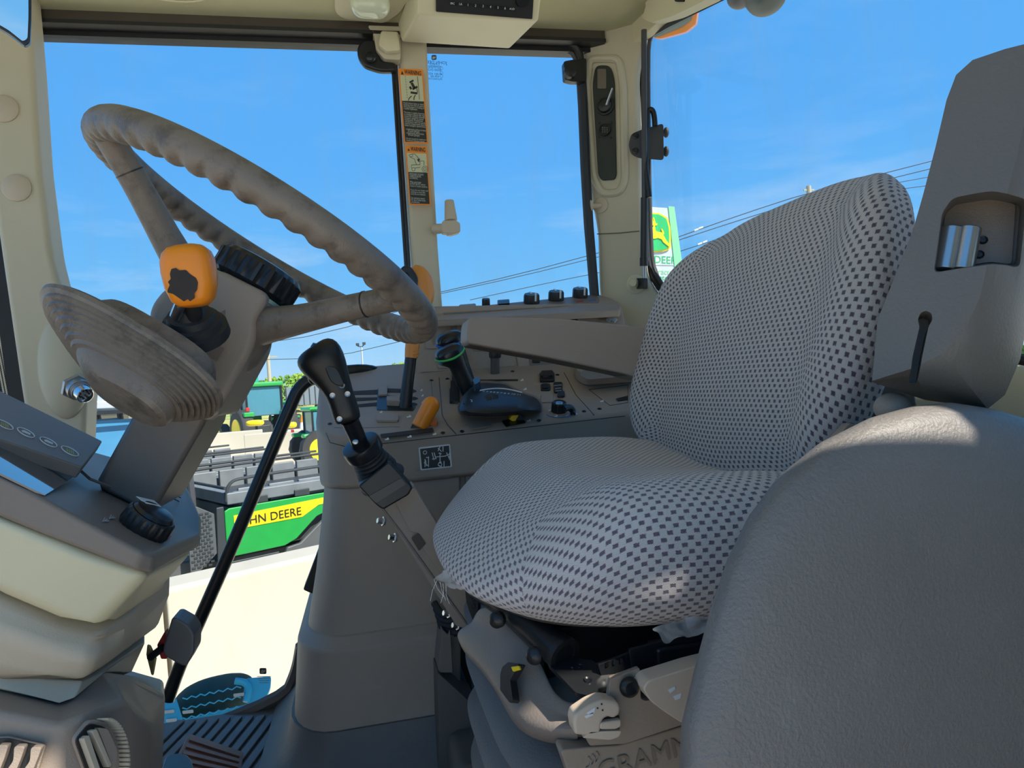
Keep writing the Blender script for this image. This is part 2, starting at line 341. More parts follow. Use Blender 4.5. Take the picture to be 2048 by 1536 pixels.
# window frame seals of the small window
def pipe(name, pts_, r, mt, par, sm=2, n=8, **kw): return M().tube(pts_, r, n, sm=sm).build(name, mt, par, **kw)
w2 = T('window_2', None, None, at(1000, 400, 1.6), kind='structure')
pipe('window_frame', [at(900, 84, 1.6), at(1100, 84, 1.6), at(1140, 88, 1.6), at(1158, 100, 1.6), at(1166, 140, 1.6), at(1176, 400, 1.6), at(1193, 610, 1.6), at(1198, 680, 1.6)], .009, SEAL, w2, 1)
pipe('window_trim', [at(1130, 98, 1.61), at(1150, 110, 1.61), at(1158, 150, 1.61), at(1168, 400, 1.61), at(1186, 610, 1.61), at(1190, 680, 1.6)], .006, BRAKET, w2, 1)
M().bb((.115, 1.612, .55), (.62, 1.616, 1.46)).build('pane', GLASS, w2)
w1 = T('window_1', None, None, at(500, 700, 1.6), kind='structure')
M().bb((-.85, 1.612, -.04), (.11, 1.616, 1.46)).build('pane', GLASS, w1)
pipe('window_frame', [at(1200, 40, 1.6)-V((.8, 0, 0)), at(200, 30, 1.62)], .004, SEAL, w1)
# rear window on the slanting rear wall
RA, RB = V((.705, 1.55, 0)), V((.95, -.02, 0)); PR = Pl(RA, (RB-RA).cross(V((0, 0, 1))))
if PR.n.dot(CAM-RA) < 0: PR = Pl(RA, -PR.n)
rd = (RB-RA).normalized()
w3 = T('window_3', None, None, PR(1600, 300), kind='structure')
m = M(); m.prism([RA+V((0, 0, .56)), RB+V((0, 0, .56)), RB+V((0, 0, 1.5)), RA+V((0, 0, 1.5))], PR.n*-.004); m.build('pane', GLASS, w3)
pipe('window_frame', [PR(1445, -10), PR(1300, 55), PR(1287, 70), PR(1283, 110), PR(1286, 300), PR(1292, 500), PR(1300, 545), PR(1325, 585), PR(1350, 597), PR(1420, 590), PR(2150, 742)], .008, SEAL, w3, 1)
pipe('window_trim', [PR(1450, -6), PR(1312, 62), PR(1300, 75), PR(1296, 110), PR(1298, 300), PR(1302, 500), PR(1310, 545), PR(1330, 578), PR(1360, 588)], .005, BRAKET, w3, 1)
# rear wall below and beside the window
wb = T('wall_rear', None, None, RA, kind='structure')
m = M(); m.prism([RA+rd*.0, RB, RB+V((0, 0, .60)), RA+V((0, 0, .60))], PR.n*.02); m.build('lower_panel', CREAM, wb, bevel=.005)
m = M(); m.ell(PR(2030, 850, .03), .03, .10, .075); m.build('panel_bulge', CREAM, wb)
M().pix(PR, [(1960, 742), (2100, 736), (2100, 756), (1960, 760)], .03).build('window_sill', BEIGE, wb, bevel=.004)
# upper rear rail
M().prism([RA+V((0, 0, 1.44)), RB+V((0, 0, 1.44)), RB+V((0, 0, 1.5)), RA+V((0, 0, 1.5))], PR.n*.03).build('upper_rail', CREAM, wb, bevel=.005)
# unseen left wall, added for shade; its opening is shaped to place sun patches
wl = T('wall_left_sun_mask', None, None, (.7, 0, 0), kind='structure')
M().bb((.42, -.09, -.03), (1.0, -.04, 1.26)).build('lower_panel', CREAM, wl)  # height chosen to trim the sun patch on the pad
M().bb((.42, -.09, .62), (.50, -.04, 1.49)).build('door_post', CREAM, wl)
M().bb((.85, -.09, .62), (1.0, -.04, 1.49)).build('rear_post', CREAM, wl)
M().bb((.50, -.09, 1.455), (.95, -.04, 1.49)).build('header', CREAM, wl)
# front of the cab
wf = T('wall_front', None, None, (-.9, .8, 0), kind='structure')
M().bb((-.95, -.1, -.03), (-.90, 1.6, .55)).build('lower_panel', TAUPE, wf)
M().bb((-.93, -.05, .55), (-.926, 1.58, 1.48)).build('pane', GLASS, wf)
M().bb((-.95, -.10, .55), (-.89, -.02, 1.49)).build('front_post', CREAM, wf)
# frit-dotted sun screen at the windscreen's edge
ss = T('sun_screen', 'strip of white dotted sun screen at the left edge of the windscreen', 'screen', at(5, 730, 1.57))
M().pix(YY(1.575), [(-40, 560), (-12, 560), (22, 800), (-40, 800)], -.003).build('screen_film', BLACK, ss)
m = M()
for j in range(34):
    for i in range(5):
        x = -16+i*6+j*.75; y = 660+j*4.0
        if x < 6+j*.35: m.rev(YY(1.575)(x, y, .001), (0, -1, 0), [(0, .0021), (.0006, .0021)], 6)
m.build('dots', mat('screen_dots', (.72, .66, .5), .6), ss, kind='stuff')
# sill under the right door, seen beyond the console
M().pix(YY(1.585), rnd([(690, 775), (760, 742), (850, 735), (850, 790), (690, 800)], 6), .03).build('sill_trim', BLACK, wr, bevel=.004)
# handrail
hr = [at(335, 1400, 1.56), at(360, 1330, 1.56), at(395, 1250, 1.55), at(470, 1080, 1.54), at(540, 910, 1.53), at(580, 815, 1.53), at(600, 770, 1.53), at(640, 750, 1.53), at(730, 738, 1.54), at(765, 750, 1.57), at(778, 785, 1.58)]
h_ = M().tube(hr, .0135, 14, sm=2).build('handrail', BMETAL)
tag(h_, 'long bent black tubular grab rail running down across the right door', 'handrail')
# ================================================================= outside
GZ = -1.2
gm = mat('yard_concrete', (.62, .56, .44), .9, bump=.4, bscale=3, var=.08, vscale=.6, dust=((.42, .37, .28), .8, .56, .5))
M().bb((-60, 1.75, GZ-.1), (60, 34, GZ)).build('ground', gm, None, kind='structure')
M().bb((-60, -40, GZ-.1), (60, 1.75, GZ)).build('ground', gm, None, kind='structure')
GRASS = mat('dry_grass', (.42, .40, .12), .95, bump=.6, bscale=2, var=.3, vscale=.2, dust=((.14, .32, .05), .12, .5, .8))
g = M(); g.grid([[V((-140+i*10, 34+j*8, GZ+.02+min(j*.16, 2.0))) for i in range(29)] for j in range(16)]); g.build('ground_field', GRASS, None, kind='structure')
# concrete barrier just outside the door
bA, bB = V((-1.083, 4.016, GZ)), V((-.327, 4.44, GZ)); bd = (bB-bA).normalized(); bn = V((-bd.y, bd.x, 0))
BARR = []
def barrier(o, ln, h, t, label, d=bd, n_=bn, group=None):
    m = M(); prof = [(-.06, 0), (-.06, .12), (0, .30), (.03, h-.02), (.05, h), (t-.05, h), (t-.03, h-.02), (t, .30), (t+.06, .12), (t+.06, 0)]
    m.loft([[o+n_*a+V((0, 0, b)) for a, b in prof] for o in (o, o+d*ln)])
    q = m.build('concrete_barrier', CONC, None, bevel=.012); tag(q, label, 'barrier', group); return q
barrier(bA-bd*3.2, 3.18, .9, .35, 'long pale concrete barrier outside the door behind the dashboard')
barrier(bA-bd*0.0, 6, .9, .35, 'pale concrete barrier standing right outside the cab door behind the grab rail')
# utility vehicles parked in a row behind it
GD, GN = bd, bn
GO = P(430, 1040, 5.75); GO.z = GZ
PANELG = mat('vehicle_green', (.015, .30, .05), .4, coat=.4); GREYP2 = mat('vehicle_grey_plastic', (.085, .09, .09), .5, bump=.3, bscale=40); DARKB = mat('vehicle_black_plastic', (.035, .04, .042), .5)
BRIGHT = mat('worn_grey_bed_plastic', (.16, .175, .18), .45, var=.3, vscale=9)
def G(x, y, z): return GO+GD*x+GN*y+V((0, 0, z))
GA = (GD, GN, V((0, 0, 1)))
def gbox(m, x0, x1, y0, y1, z0, z1): m.box(G((x0+x1)/2, (y0+y1)/2, (z0+z1)/2), x1-x0, y1-y0, z1-z0, GA)
gt = T('utility_vehicle', 'nearest green and black utility vehicle with yellow side stripe, behind the concrete barrier', 'vehicle', GO, 'utility vehicles parked side by side')
m = M(); gbox(m, .12, 1.75, .03, 1.35, .60, 1.0); m.build('bed_body', DARKB, gt, bevel=.02)
m = M(); gbox(m, .10, 1.8, -.02, .06, 1.02, 1.12); gbox(m, .10, 1.8, 1.30, 1.40, 1.02, 1.12); gbox(m, .10, .18, 0, 1.4, 1.02, 1.12); m.build('bed_rim', BRIGHT, gt, bevel=.012)
m = M(); gbox(m, .18, 1.8, .06, 1.3, .99, 1.03); m.build('bed_floor', DARKB, gt)
for k in range(6):
    m = M(); gbox(m, .22+k*.27, .45+k*.27, .045, .085, .9, 1.14); m.build('bed_rib', BRIGHT, gt, bevel=.01)
    m = M(); gbox(m, .20+k*.27, .44+k*.27, 1.24, 1.29, 1.0, 1.20); m.build('bed_rib', BRIGHT, gt, bevel=.01)
for k in range(4):
    m = M(); gbox(m, .30+k*.38, .44+k*.38, -.035, .0, 1.0, 1.06); m.build('latch_block', DARKB, gt, bevel=.006)
rl = [G(.1, -.0, 1.05), G(.12, 0, 1.20), G(.25, 0, 1.235), G(1.8, 0, 1.235)]
pipe('bed_rail', rl, .014, DARKB, gt); pipe('bed_rail', [p+GN*1.33 for p in rl], .014, DARKB, gt)
pipe('bed_rail', [G(.1, 0, 1.16), G(.1, 1.33, 1.16)], .014, DARKB, gt, 0)
PG = Pl(G(0, -.05, 0), -GN)
# side panel
pn = [G(x, -.04, z) for x, z in ((.06, .60), (.06, .98), (.10, 1.00), (1.9, 1.0), (1.9, .86), (1.0, .84), (.86, .80), (.66, .64), (.55, .60))]
M().prism(pn, -GN*.02).build('side_panel', PANELG, gt, bevel=.008)
m = M(); m.prism([G(x, -.062, z) for x, z in ((.13, .82), (.13, .935), (1.9, .985), (1.9, .93), (.88, .90), (.72, .82))], -GN*.003); m.build('side_stripe', YELLOW, gt)
text('side_lettering', 'JOHN DEERE', G(.43, -.068, .872), GD, V((0, 0, 1)), .10, DECALB, gt, ext=.002)
m = M(); m.prism([G(x, -.045, z) for x, z in ((.52, .50), (.56, .585), (.68, .60), (.90, .76), (1.9, .84), (1.9, .66), (1.05, .62), (.85, .52))], -GN*.04); m.build('wheel_arch', GREYP2, gt, bevel=.01)
m = M(); m.prism([G(x, -.035, z) for x, z in ((-.02, .52), (.0, 1.02), (.06, 1.02), (.06, .56), (.5, .56), (.5, .50), (.05, .46))], -GN*.02); m.build('panel_surround', DARKB, gt, bevel=.008)
m = M(); m.rev(G(1.35, .1, .33), GN, [(-.12, .0), (-.12, .2), (-.14, .30), (-.10, .36), (.14, .36), (.16, .3), (.12, 0)], 40); m.build('rear_wheel', TIRE, gt)
m = M()
for k in range(26):
    a = 2*math.pi*k/26; q = GD*math.cos(a)+V((0, 0, 1))*math.sin(a); c_ = G(1.35, .12, .33)+q*.365; tq = GN.cross(q)
    m.box(c_-GN*.07, .03, .10, .055, (q, GN, tq)); m.box(c_+GN*.07+tq*.03, .03, .10, .055, (q, GN, tq))
m.build('tread_blocks', mat('tread_grey', (.13, .13, .125), .8), gt, kind='stuff')
m = M(); gbox(m, -1.9, 2.0, .2, 1.2, .25, .55); m.build('chassis', DARKB, gt, bevel=.02)
m = M(); gbox(m, -1.2, -.12, .05, 1.3, .35, .62); m.build('seat_box', GREYP2, gt, bevel=.02)
# perforated plate behind the seat
m = M(); m.prism([G(x, -.07, z) for x, z in ((-.24, .50), (-.24, 1.06), (-.16, 1.06), (-.03, .98), (-.03, .66), (-.12, .58))], -GN*.02); pp_ = m.build('step_plate', GREYP2, gt, bevel=.006)
m = M()
for j in range(17):
    for i in range(4):
        m.box(G(-.215+i*.042+(j % 2)*.02, -.093, .58+j*.026), .028, .006, .014, GA)
m.build('perforations', DARKB, pp_, kind='stuff')
for x in (-.46, -.16): pipe('roof_post', [G(x, .02, .5), G(x, .02, 1.35), G(x-.06, .02, 1.86)], .028, BRAKET, gt, 1)
for x in (-.10,): pipe('roof_post', [G(x, 1.25, .5), G(x, 1.25, 1.35), G(x-.08, 1.25, 1.86)], .028, BRAKET, gt, 1)
rfm = mat('vehicle_roof_grey', (.42, .44, .46), .3)
m = M(); m.loft([[G(x, y, z+zz) for y, zz in ((-.1, -.06), (-.1, 0), (.1, .05), (1.2, .05), (1.4, 0), (1.4, -.06))] for x, z in ((-1.75, 1.78), (-1.5, 1.90), (-.9, 1.95), (-.25, 1.93), (-.06, 1.88))]); m.build('roof', rfm, gt, bevel=.01)
m = M(); gbox(m, -1.75, -.1, -.115, -.10, 1.845, 1.87); m.build('roof_trim', BLACK, gt)
m = M(); gbox(m, -1.72, -.2, .0, .01, 1.05, 1.80); m.build('side_window', mat('blue_tinted_window', (.05, .22, .40), .1), gt)
m = M(); gbox(m, -2.3, -1.3, .0, 1.3, .5, 1.05); m.build('bonnet', rfm, gt, bevel=.06)
m = M(); m.rev(G(-1.7, .1, .33), GN, [(-.12, .0), (-.12, .2), (-.14, .30), (-.10, .36), (.14, .36), (.16, .3), (.12, 0)], 32); m.build('front_wheel', TIRE, gt)
row = ['second utility vehicle of the row, its black cargo bed just behind the nearest one', 'third utility vehicle of the row with grey cargo bed rails', 'fourth utility vehicle of the row counted from the barrier', 'fifth utility vehicle of the row, one before the farthest', 'farthest utility vehicle at the back of the parked row']
offs = [(-.05, 1.75), (.02, 3.5), (-.1, 5.3), (.05, 7.2), (0, 9.2)]
for (dx, dy), lb in zip(offs, row):
    q = copy_tree(gt); q.location = GO+GD*dx+GN*dy; q['label'] = lb
# yellow seats / bonnet tops peeking over the last rails
for x, y, wd in ((510, 846, .17), (583, 850, .10)):
    o = P(x, y, 13.5); m = M(); m.ell(o, wd, .1, .06, n=20, m=10, e=.7); m.build('seat', YELLOW, q)
# far concrete barriers
for (x, y, D, ln, lb) in ((388, 838, 22, 2.0, 'far pale concrete block left of the big tractor wheel'), (486, 842, 20, 2.25, 'far pale concrete block in front of the green tractor'), (566, 838, 21, 1.0, 'far pale concrete block right of the grab rail')):
    o = P(x, y, D); o.z = GZ; barrier(o, ln, .95, .4, lb, V((.98, .17, 0)).normalized(), V((-.17, .98, 0)).normalized())
# tractors in the yard
def wheel(m, mr, o, r, wd, n_, tread=20):
    m.rev(o, n_, [(-wd/2, 0), (-wd/2, r*.55), (-wd/2, r*.93), (-wd*.35, r), (wd*.35, r), (wd/2, r*.93), (wd/2, r*.5), (wd/2, 0)], 28, mod=lambda k, j: 1.0 if k not in (3, 4) else (1.0 if j % 2 else .96))
    mr.rev(o, n_, [(-wd*.54, 0), (-wd*.54, r*.2), (-wd*.50, r*.5), (-wd*.56, r*.56), (-wd*.5, r*.58)], 24)
def tractor(o, ang, s, label):
    d = V((math.cos(ang), math.sin(ang), 0)); n_ = V((-d.y, d.x, 0)); ax = (d, n_, UP)
    A = lambda x, y, z: o+d*(x*s)+n_*(y*s)+UP*(z*s)
    t = T('farm_tractor', label, 'tractor', o)
    def bx(name, x0, x1, y0, y1, z0, z1, mt, bev=.04): M().box(A((x0+x1)/2, (y0+y1)/2, (z0+z1)/2), (x1-x0)*s, (y1-y0)*s, (z1-z0)*s, ax).build(name, mt, t, bevel=bev)
    bx('bonnet', -2.6, -.6, -.4, .4, 1.1, 1.85, PANELG, .08); bx('grille', -2.66, -2.6, -.35, .35, 1.15, 1.7, BLACK); bx('chassis', -2.4, .6, -.3, .3, .6, 1.1, DARKB)
    bx('roof', -.75, .95, -.85, .85, 2.75, 2.95, PANELG, .06); bx('cab_glass', -.6, .8, -.75, .75, 1.5, 2.75, mat('far_cab_glass', (.06, .20, .26), .1))
    for x in (-.62, .15, .82):
        for y in (-.76, .76): M().tube([A(x, y, 1.2), A(x, y, 2.78)], .05*s, 6).build('cab_post', BLACK, t)
    bx('fender', -.1, 1.4, -1.1, -.65, 1.5, 1.7, PANELG); bx('fender', -.1, 1.4, .65, 1.1, 1.5, 1.7, PANELG)
    for x, r, wd in ((.65, .92, .5), (-1.9, .62, .38)):
        for y in (-.95, .95):
            m, mr = M(), M(); wheel(m, mr, A(x, y, r), r*s, wd*s, n_*(1 if y < 0 else -1)); q = m.build('wheel', TIRE, t); mr.build('wheel_rim', YELLOW, q)
    bx('tail_lamp', 1.3, 1.42, -1.0, -.85, 1.75, 1.9, RED, .01); return t
o = P(518, 850, 27); o.z = GZ; tractor(o, math.radians(-62), .88, 'large green tractor with yellow wheel rims seen left of the grab rail')
o = P(572, 850, 34); o.z = GZ; tractor(o, math.radians(100), .62, 'smaller green tractor parked just right of the large one')
o = P(650, 850, 19); o.z = GZ; tractor(o, math.radians(200), .55, 'green compact tractor partly hidden behind the side console')
# trailer and cones
o = P(622, 800, 64); o.z = GZ
tr = T('box_trailer', 'grey box trailer standing on the grass at the far side of the yard', 'trailer', o)
M().box(o+V((0, 0, 2.1)), 4.2, 2.3, 1.7).build('box_body', mat('trailer_grey', (.20, .24, .30), .6), tr, bevel=.05)
for k in range(9): M().box(o+V((-2.0+k*.5, -1.17, 2.1)), .06, .05, 1.66).build('side_rib', BRAKET, tr)
for x in (-1.2, 0, 1.3):
    M().rev(o+V((x, -1.0, .45)), (0, 1, 0), [(0, 0), (0, .45), (.3, .45), (.3, 0)], 16).build('wheel', TIRE, tr)
for x, y, lb in ((603, 812, 'leftmost orange traffic cone before the trailer'), (617, 815, 'orange and white traffic cone before the trailer'), (649, 812, 'rightmost orange traffic barrel beside the console edge')):
    o = P(x, y, 30); o.z = GZ; t = T('traffic_cone', lb, 'cone', o)
    M().box(o+V((0, 0, .04)), .28, .28, .08).build('base', ORANGE, t); M().rev(o, UP, [(.08, .22), (1.15, .05), (1.15, 0)], 14).build('cone_body', ORANGE, t); M().rev(o, UP, [(.6, .145), (.85, .10)], 14).build('reflective_band', WHITE, t)
# canopy building
BG = mat('green_corrugated_steel', (.025, .33, .22), .5); 
A_, B_ = P(90, 800, 46), P(509, 760, 40); A_.z = B_.z = 0; dB = (B_-A_).normalized(); nB = V((-dB.y, dB.x, 0)); Lb = (B_-A_).length
bl = T('corrugated_building', 'green corrugated steel building with a yellow eave beyond the yard', 'building', V((A_.x, A_.y, GZ)))
m = M(); pr = []
nseg = int(Lb/.22)
for i in range(nseg+1):
    for a, b in ((0, 0), (.06, 0), (.09, .05), (.19, .05)): pr.append((i*.22+a, b))
m.loft([[A_+dB*x-nB*y+UP*z for x, y in pr]+[A_+dB*pr[-1][0]+nB*.3+UP*z, A_+nB*.3+UP*z] for z in (1.45, 3.0)]); m.build('corrugated_wall', BG, bl, ang=20)
m = M(); m.box((A_+B_)/2+UP*3.06, Lb+.2, .5, .16, (dB, nB, UP)); m.build('eave_trim', mat('eave_yellow', (.85, .68, .03), .4), bl)
m = M(); m.box((A_+B_)/2+UP*.3+nB*5-dB*5, Lb-12, 8, 2.5, (dB, nB, UP)); m.build('lower_wall', mat('tan_lower_wall', (.25, .22, .17), .8), bl)
m = M(); m.prism([B_+UP*1.45, B_+UP*1.45+nB*.4, B_+UP*1.0+nB*.4-dB*3, B_+UP*1.0-dB*3], UP*.08); m.build('canopy_roof', mat('canopy_dark', (.12, .11, .09), .8), bl)
# trees
def tree(o, r, h, col, label, group='trees beyond the yard'):
    t = T('tree', label, 'tree', o, group); m = M(); rs = random.Random(int(o.x*13+o.y)); lm = M()
    M().tube([o, o+UP*h*.6], [.25, .12], 8).build('trunk', mat('bark', (.10, .08, .06), .9), t)
    for k in range(420):
        a = rs.uniform(0, 6.28); z = rs.random()**.8; rr_ = r*(1-(z*1.1-.25)**2*.9)*rs.uniform(.55, 1.0); c = o+V((math.cos(a)*rr_, math.sin(a)*rr_, h*(.18+.82*z)))
        s_ = rs.uniform(.35, .75)*r*.22; q = V((rs.uniform(-1, 1), rs.uniform(-1, 1), rs.uniform(-1, 1))).normalized(); q2 = q.orthogonal().normalized(); q3 = q.cross(q2)
        lm.add([c+q*s_, c+q2*s_*.8, c-q*s_*.7+q3*s_*.4, c-q2*s_*.8+q3*s_*.2, c+q3*s_], [(0, 1, 4), (1, 2, 4), (2, 3, 4), (3, 0, 4), (0, 3, 2, 1)])
    lm.build('foliage', col, t, smooth=False)
F1 = mat('foliage_light', (.30, .44, .07), .9, var=.5, vscale=.8); F2 = mat('foliage_mid', (.17, .32, .05), .9, var=.5, vscale=.8); F3 = mat('foliage_dark', (.10, .22, .05), .9, var=.5, vscale=.8)
for x, y, D, wd, top, f_, lb in ((522, 790, 75, 22, 762, F3, 'dark green tree beside the utility pole base'), (545, 790, 82, 26, 757, F1, 'light green rounded tree right of the utility pole'), (572, 790, 70, 24, 752, F2, 'broad green tree left of the grab rail bend'), (600, 790, 80, 26, 748, F1, 'tallest light green tree behind the grab rail bend'),
        (632, 788, 74, 22, 756, F2, 'green tree behind the joystick handle'), (668, 785, 85, 24, 762, F1, 'pale tree between the joystick and the console'), (700, 780, 78, 24, 746, F2, 'green tree seen under the steering wheel rim'), (735, 780, 72, 24, 735, F1, 'yellowish green tree above the curved grab rail'), (765, 778, 88, 22, 745, F3, 'dull green tree left of the orange handled lever'), (800, 776, 80, 30, 728, F2, 'green tree behind the black lever shaft'), (845, 774, 84, 30, 735, F3, 'dark tree at the console edge behind the lever'),
        (2040, 720, 60, 26, 690, F3, 'dark green tree at the far right behind the rear window'), (2110, 720, 48, 26, 660, F2, 'green tree cut by the right edge of the frame')):
    o = P(x, y, D); hz_ = P(x, top, D).z; o.z = -.6; tree(o, wd/FPX*D*1.15, hz_-o.z, f_, lb)
# utility pole, light pole, power lines
def pole(x0, y0, x1, y1, D, r, label, arms=(), name='utility_pole'):
    o = P(x0, y0, D); tp = P(x1, y1, D); o.z = GZ; t = T(name, label, 'pole', o); wd = mat('weathered_wood', (.42, .38, .30), .9)
    M().tube([o, tp], [r*1.15, r], 10).build('shaft', wd, t)
    for z, l_ in arms: c = tp+(o-tp).normalized()*z; M().box(c, l_, .12, .12).build('cross_arm', wd, t)
    return t
pole(542, 800, 528, 600, 55, .13, 'tall wooden utility pole beside the steering column', ((2.0, 1.8), (4.5, 1.4)))
pole(1622, 430, 1617, 372, 60, .20, 'top of a wooden utility pole just above the seat backrest', ((.35, 1.0),))
o = P(728, 790, 60); tp = P(723, 694, 60); t = T('light_pole', 'slender yard light pole with two lamp heads under the wheel rim', 'pole', V((o.x, o.y, GZ)))
M().tube([V((o.x, o.y, GZ)), tp], .07, 8).build('shaft', GREYP, t)
for x, y in ((715, 689), (728, 687)): M().box(P(x, y, 60), .28, .28, .22).build('lamp_head', BRAKET, t, bevel=.03); M().tube([tp, P(x, y+3, 60)], .04, 6).build('bracket', BRAKET, t)
WIRE = mat('power_cable', (.05, .06, .08), .6)
WN = [0]
def wire(pts_, label, D=45, r=.024):
    WN[0] += 1; D = D+(WN[0] % 4)*1.2
    o = M().tube([P(x, y, D) for x, y in pts_], r, 5, sm=1).build('power_line', WIRE); tag(o, label, 'power line', 'overhead power lines')
wire([(1340, 480), (1480, 430), (1615, 386), (1880, 318)], 'uppermost thin power line rising over the seat backrest', r=.03)
wire([(1340, 486), (1480, 440), (1620, 397), (1880, 333)], 'power line just below the uppermost one over the backrest', r=.03)
wire([(1620, 397), (1880, 350)], 'short power line right of the pole top above the backrest')
wire([(1620, 402), (1880, 368)], 'lowest power line right of the pole top above the backrest')
wire([(1340, 509), (1440, 477), (1520, 450)], 'power line meeting the backrest beside the green sign', r=.03)
wire([(1340, 532), (1460, 498)], 'lower short power line between sign and backrest')
wire([(860, 589), (1040, 548), (1200, 505)], 'upper power line across the small right window', r=.028)
wire([(860, 592), (1040, 553), (1200, 513)], 'second power line close under the upper one in the small window')
wire([(940, 600), (1100, 565), (1200, 545)], 'third power line across the small right window')
wire([(500, 690), (650, 668), (830, 612)], 'power line crossing between steering column and wheel rim')
wire([(500, 720), (660, 716), (830, 676)], 'power line under the steering wheel rim near the light pole')
wire([(500, 655), (640, 640), (830, 590)], 'highest power line seen through the lower part of the wheel')
for (x, y), lb in zip(((1389, 461), (1398, 457), (1396, 489), (1406, 485)), ('left insulator on the upper pair of lines beside the green sign', 'right insulator on the upper pair of lines beside the green sign', 'left insulator on the lower line near the seat backrest edge', 'right insulator on the lower line near the seat backrest edge')):
    q = M(); a = P(x, y, 44.9); q.tube([a, a+(P(x+8, y-3, 44.9)-a)], .055, 8); tag(q.build('line_insulator', WHITE), lb, 'insulator', 'white insulators on the lines')
# dealer sign
SD = 24
PS = Pl(P(1320, 480, SD), -FW+V((.25, 0, 0)))
sg = T('dealer_sign', 'tall white dealer sign with leaping deer emblem and pale green edge', 'sign', V((PS(1320, 480).x, PS(1320, 480).y, GZ)))
SW = mat('sign_white', (.46, .52, .54), .5); SG = mat('sign_pale_green', (.20, .58, .30), .5); SGR = mat('emblem_green', (.02, .42, .12), .4)
M().pix(PS, [(1240, 415), (1304, 414), (1339, 416), (1362, 567), (1350, 572), (1262, 566)], -.3).build('sign_board', SW, sg, bevel=.02)
M().pix(PS, [(1336, 413), (1348, 414), (1366, 545), (1358, 566), (1352, 567)], .03).build('green_edge', SG, sg)
def Q(pp): return [(1200+a/5.12, 380+b/5.12) for a, b in pp]
eo = Q([(395, 300), (440, 255), (530, 234), (600, 238), (650, 262), (690, 290), (715, 380), (722, 480), (720, 590), (700, 612), (640, 632), (560, 636), (470, 622), (425, 590), (405, 450)])
M().pix(PS, rnd(eo, 3), .03, .03).build('emblem_border', YELLOW, sg)
ce = (1200+560/5.12, 380+435/5.12)
M().pix(PS, rnd([((x-ce[0])*.90+ce[0], (y-ce[1])*.93+ce[1]) for x, y in eo], 3), .03, .06).build('emblem_field', SGR, sg)
deer = Q([(525, 400), (545, 370), (520, 345), (510, 350), (505, 330), (528, 330), (522, 300), (532, 285), (540, 318), (548, 318), (538, 285), (548, 282), (560, 318), (568, 345), (585, 345), (580, 362), (562, 366), (560, 380), (566, 420), (590, 432), (618, 434), (636, 438), (622, 400), (632, 398), (650, 428), (654, 450), (645, 460), (668, 505), (718, 575), (708, 586), (645, 535), (628, 505), (590, 492), (560, 500), (520, 500), (480, 530), (455, 560), (446, 552), (475, 510), (500, 480), (505, 440)])
M().pix(PS, deer, .03, .09).build('emblem_deer', YELLOW, sg)
rx = (PS(1348, 521)-PS(1302, 518)).normalized(); ru = PS(1320, 450)-PS(1324, 520)
text('sign_lettering', 'JOHN DEERE', PS(1308, 519, .01), rx, ru, .36, SGR, sg)
text('sign_lettering', 'Green Tractors', PS(1312, 543, .01), rx, ru, .27, mat('sign_text_green', (.20, .55, .25), .5), sg)
text('sign_lettering', 'Nobleton', PS(1316, 555, .01), rx, ru, .27, SGR, sg)
M().pix(PS, [(1290, 529), (1353, 530), (1353, 531), (1290, 530)], .02).build('divider_line', GREYP, sg)
M().tube([V((PS(1310, 570).x, PS(1310, 570).y, GZ)), PS(1310, 566)-PS.n*.15], .12, 10).build('sign_post', GREYP, sg)
# front tyre and green fender; turquoise of a tinted reflection painted into the colour
TQ = mat('fender_reflection_tint', (.035, .33, .46), .4)
tg = T('fender_piece', 'slotted green fender below the door, painted in the turquoise of a tinted reflection', 'bracket', P(430, 1440, 2.35))
TP = Pl(P(430, 1430, 2.35), V((.1, -.75, .6)))
def slot(pl, pts_, h, name, par, mt=TQ, b=0): return M().pix(pl, rnd(pts_, 6), h, b).build(name, mt, par, bevel=.002)
slot(TP, [(325, 1405), (352, 1395), (362, 1425), (376, 1470), (322, 1492)], .02, 'side_plate', tg)
slot(TP, [(492, 1360), (543, 1356), (541, 1380), (532, 1400), (500, 1412), (486, 1400)], .02, 'end_plate', tg)
slot(TP, [(350, 1446), (520, 1404), (524, 1416), (352, 1466)], .015, 'lower_bar', tg)
for x, y in ((338, 1424), (343, 1441), (376, 1424), (478, 1390)): M().pix(TP, rect(x, y, 22, 6, 2, -.12), .004, .021).build('slot', CONC, tg)
M().tube([TP(470, 1362, .02), TP(490, 1364, .02), TP(500, 1378, .02), TP(492, 1404, .02)], .012, 8, sm=2).build('curved_rod', TQ, tg)
tt = T('front_tyre', 'dark green black rubber tyre seen end on below the door', 'tyre', P(430, 1405, 2.5))
m = M(); m.ell(TP(428, 1398, -.12), .135, .13, .06, n=28, m=14, e=.8, ax=((TP(500, 1383)-TP(360, 1415)).normalized(), V((0, 1, 0)), UP)); m.build('tread_body', mat('dark_green_tyre', (.012, .035, .02), .85, bump=1, bscale=120), tt)
for k in range(3):
    m = M(); m.tube([TP(365+i*9, 1398+k*20-i*1.9+(2.2 if i % 2 else -2.2), .02) for i in range(14)], .0025, 6); m.build('tread_groove', TQ, tt)
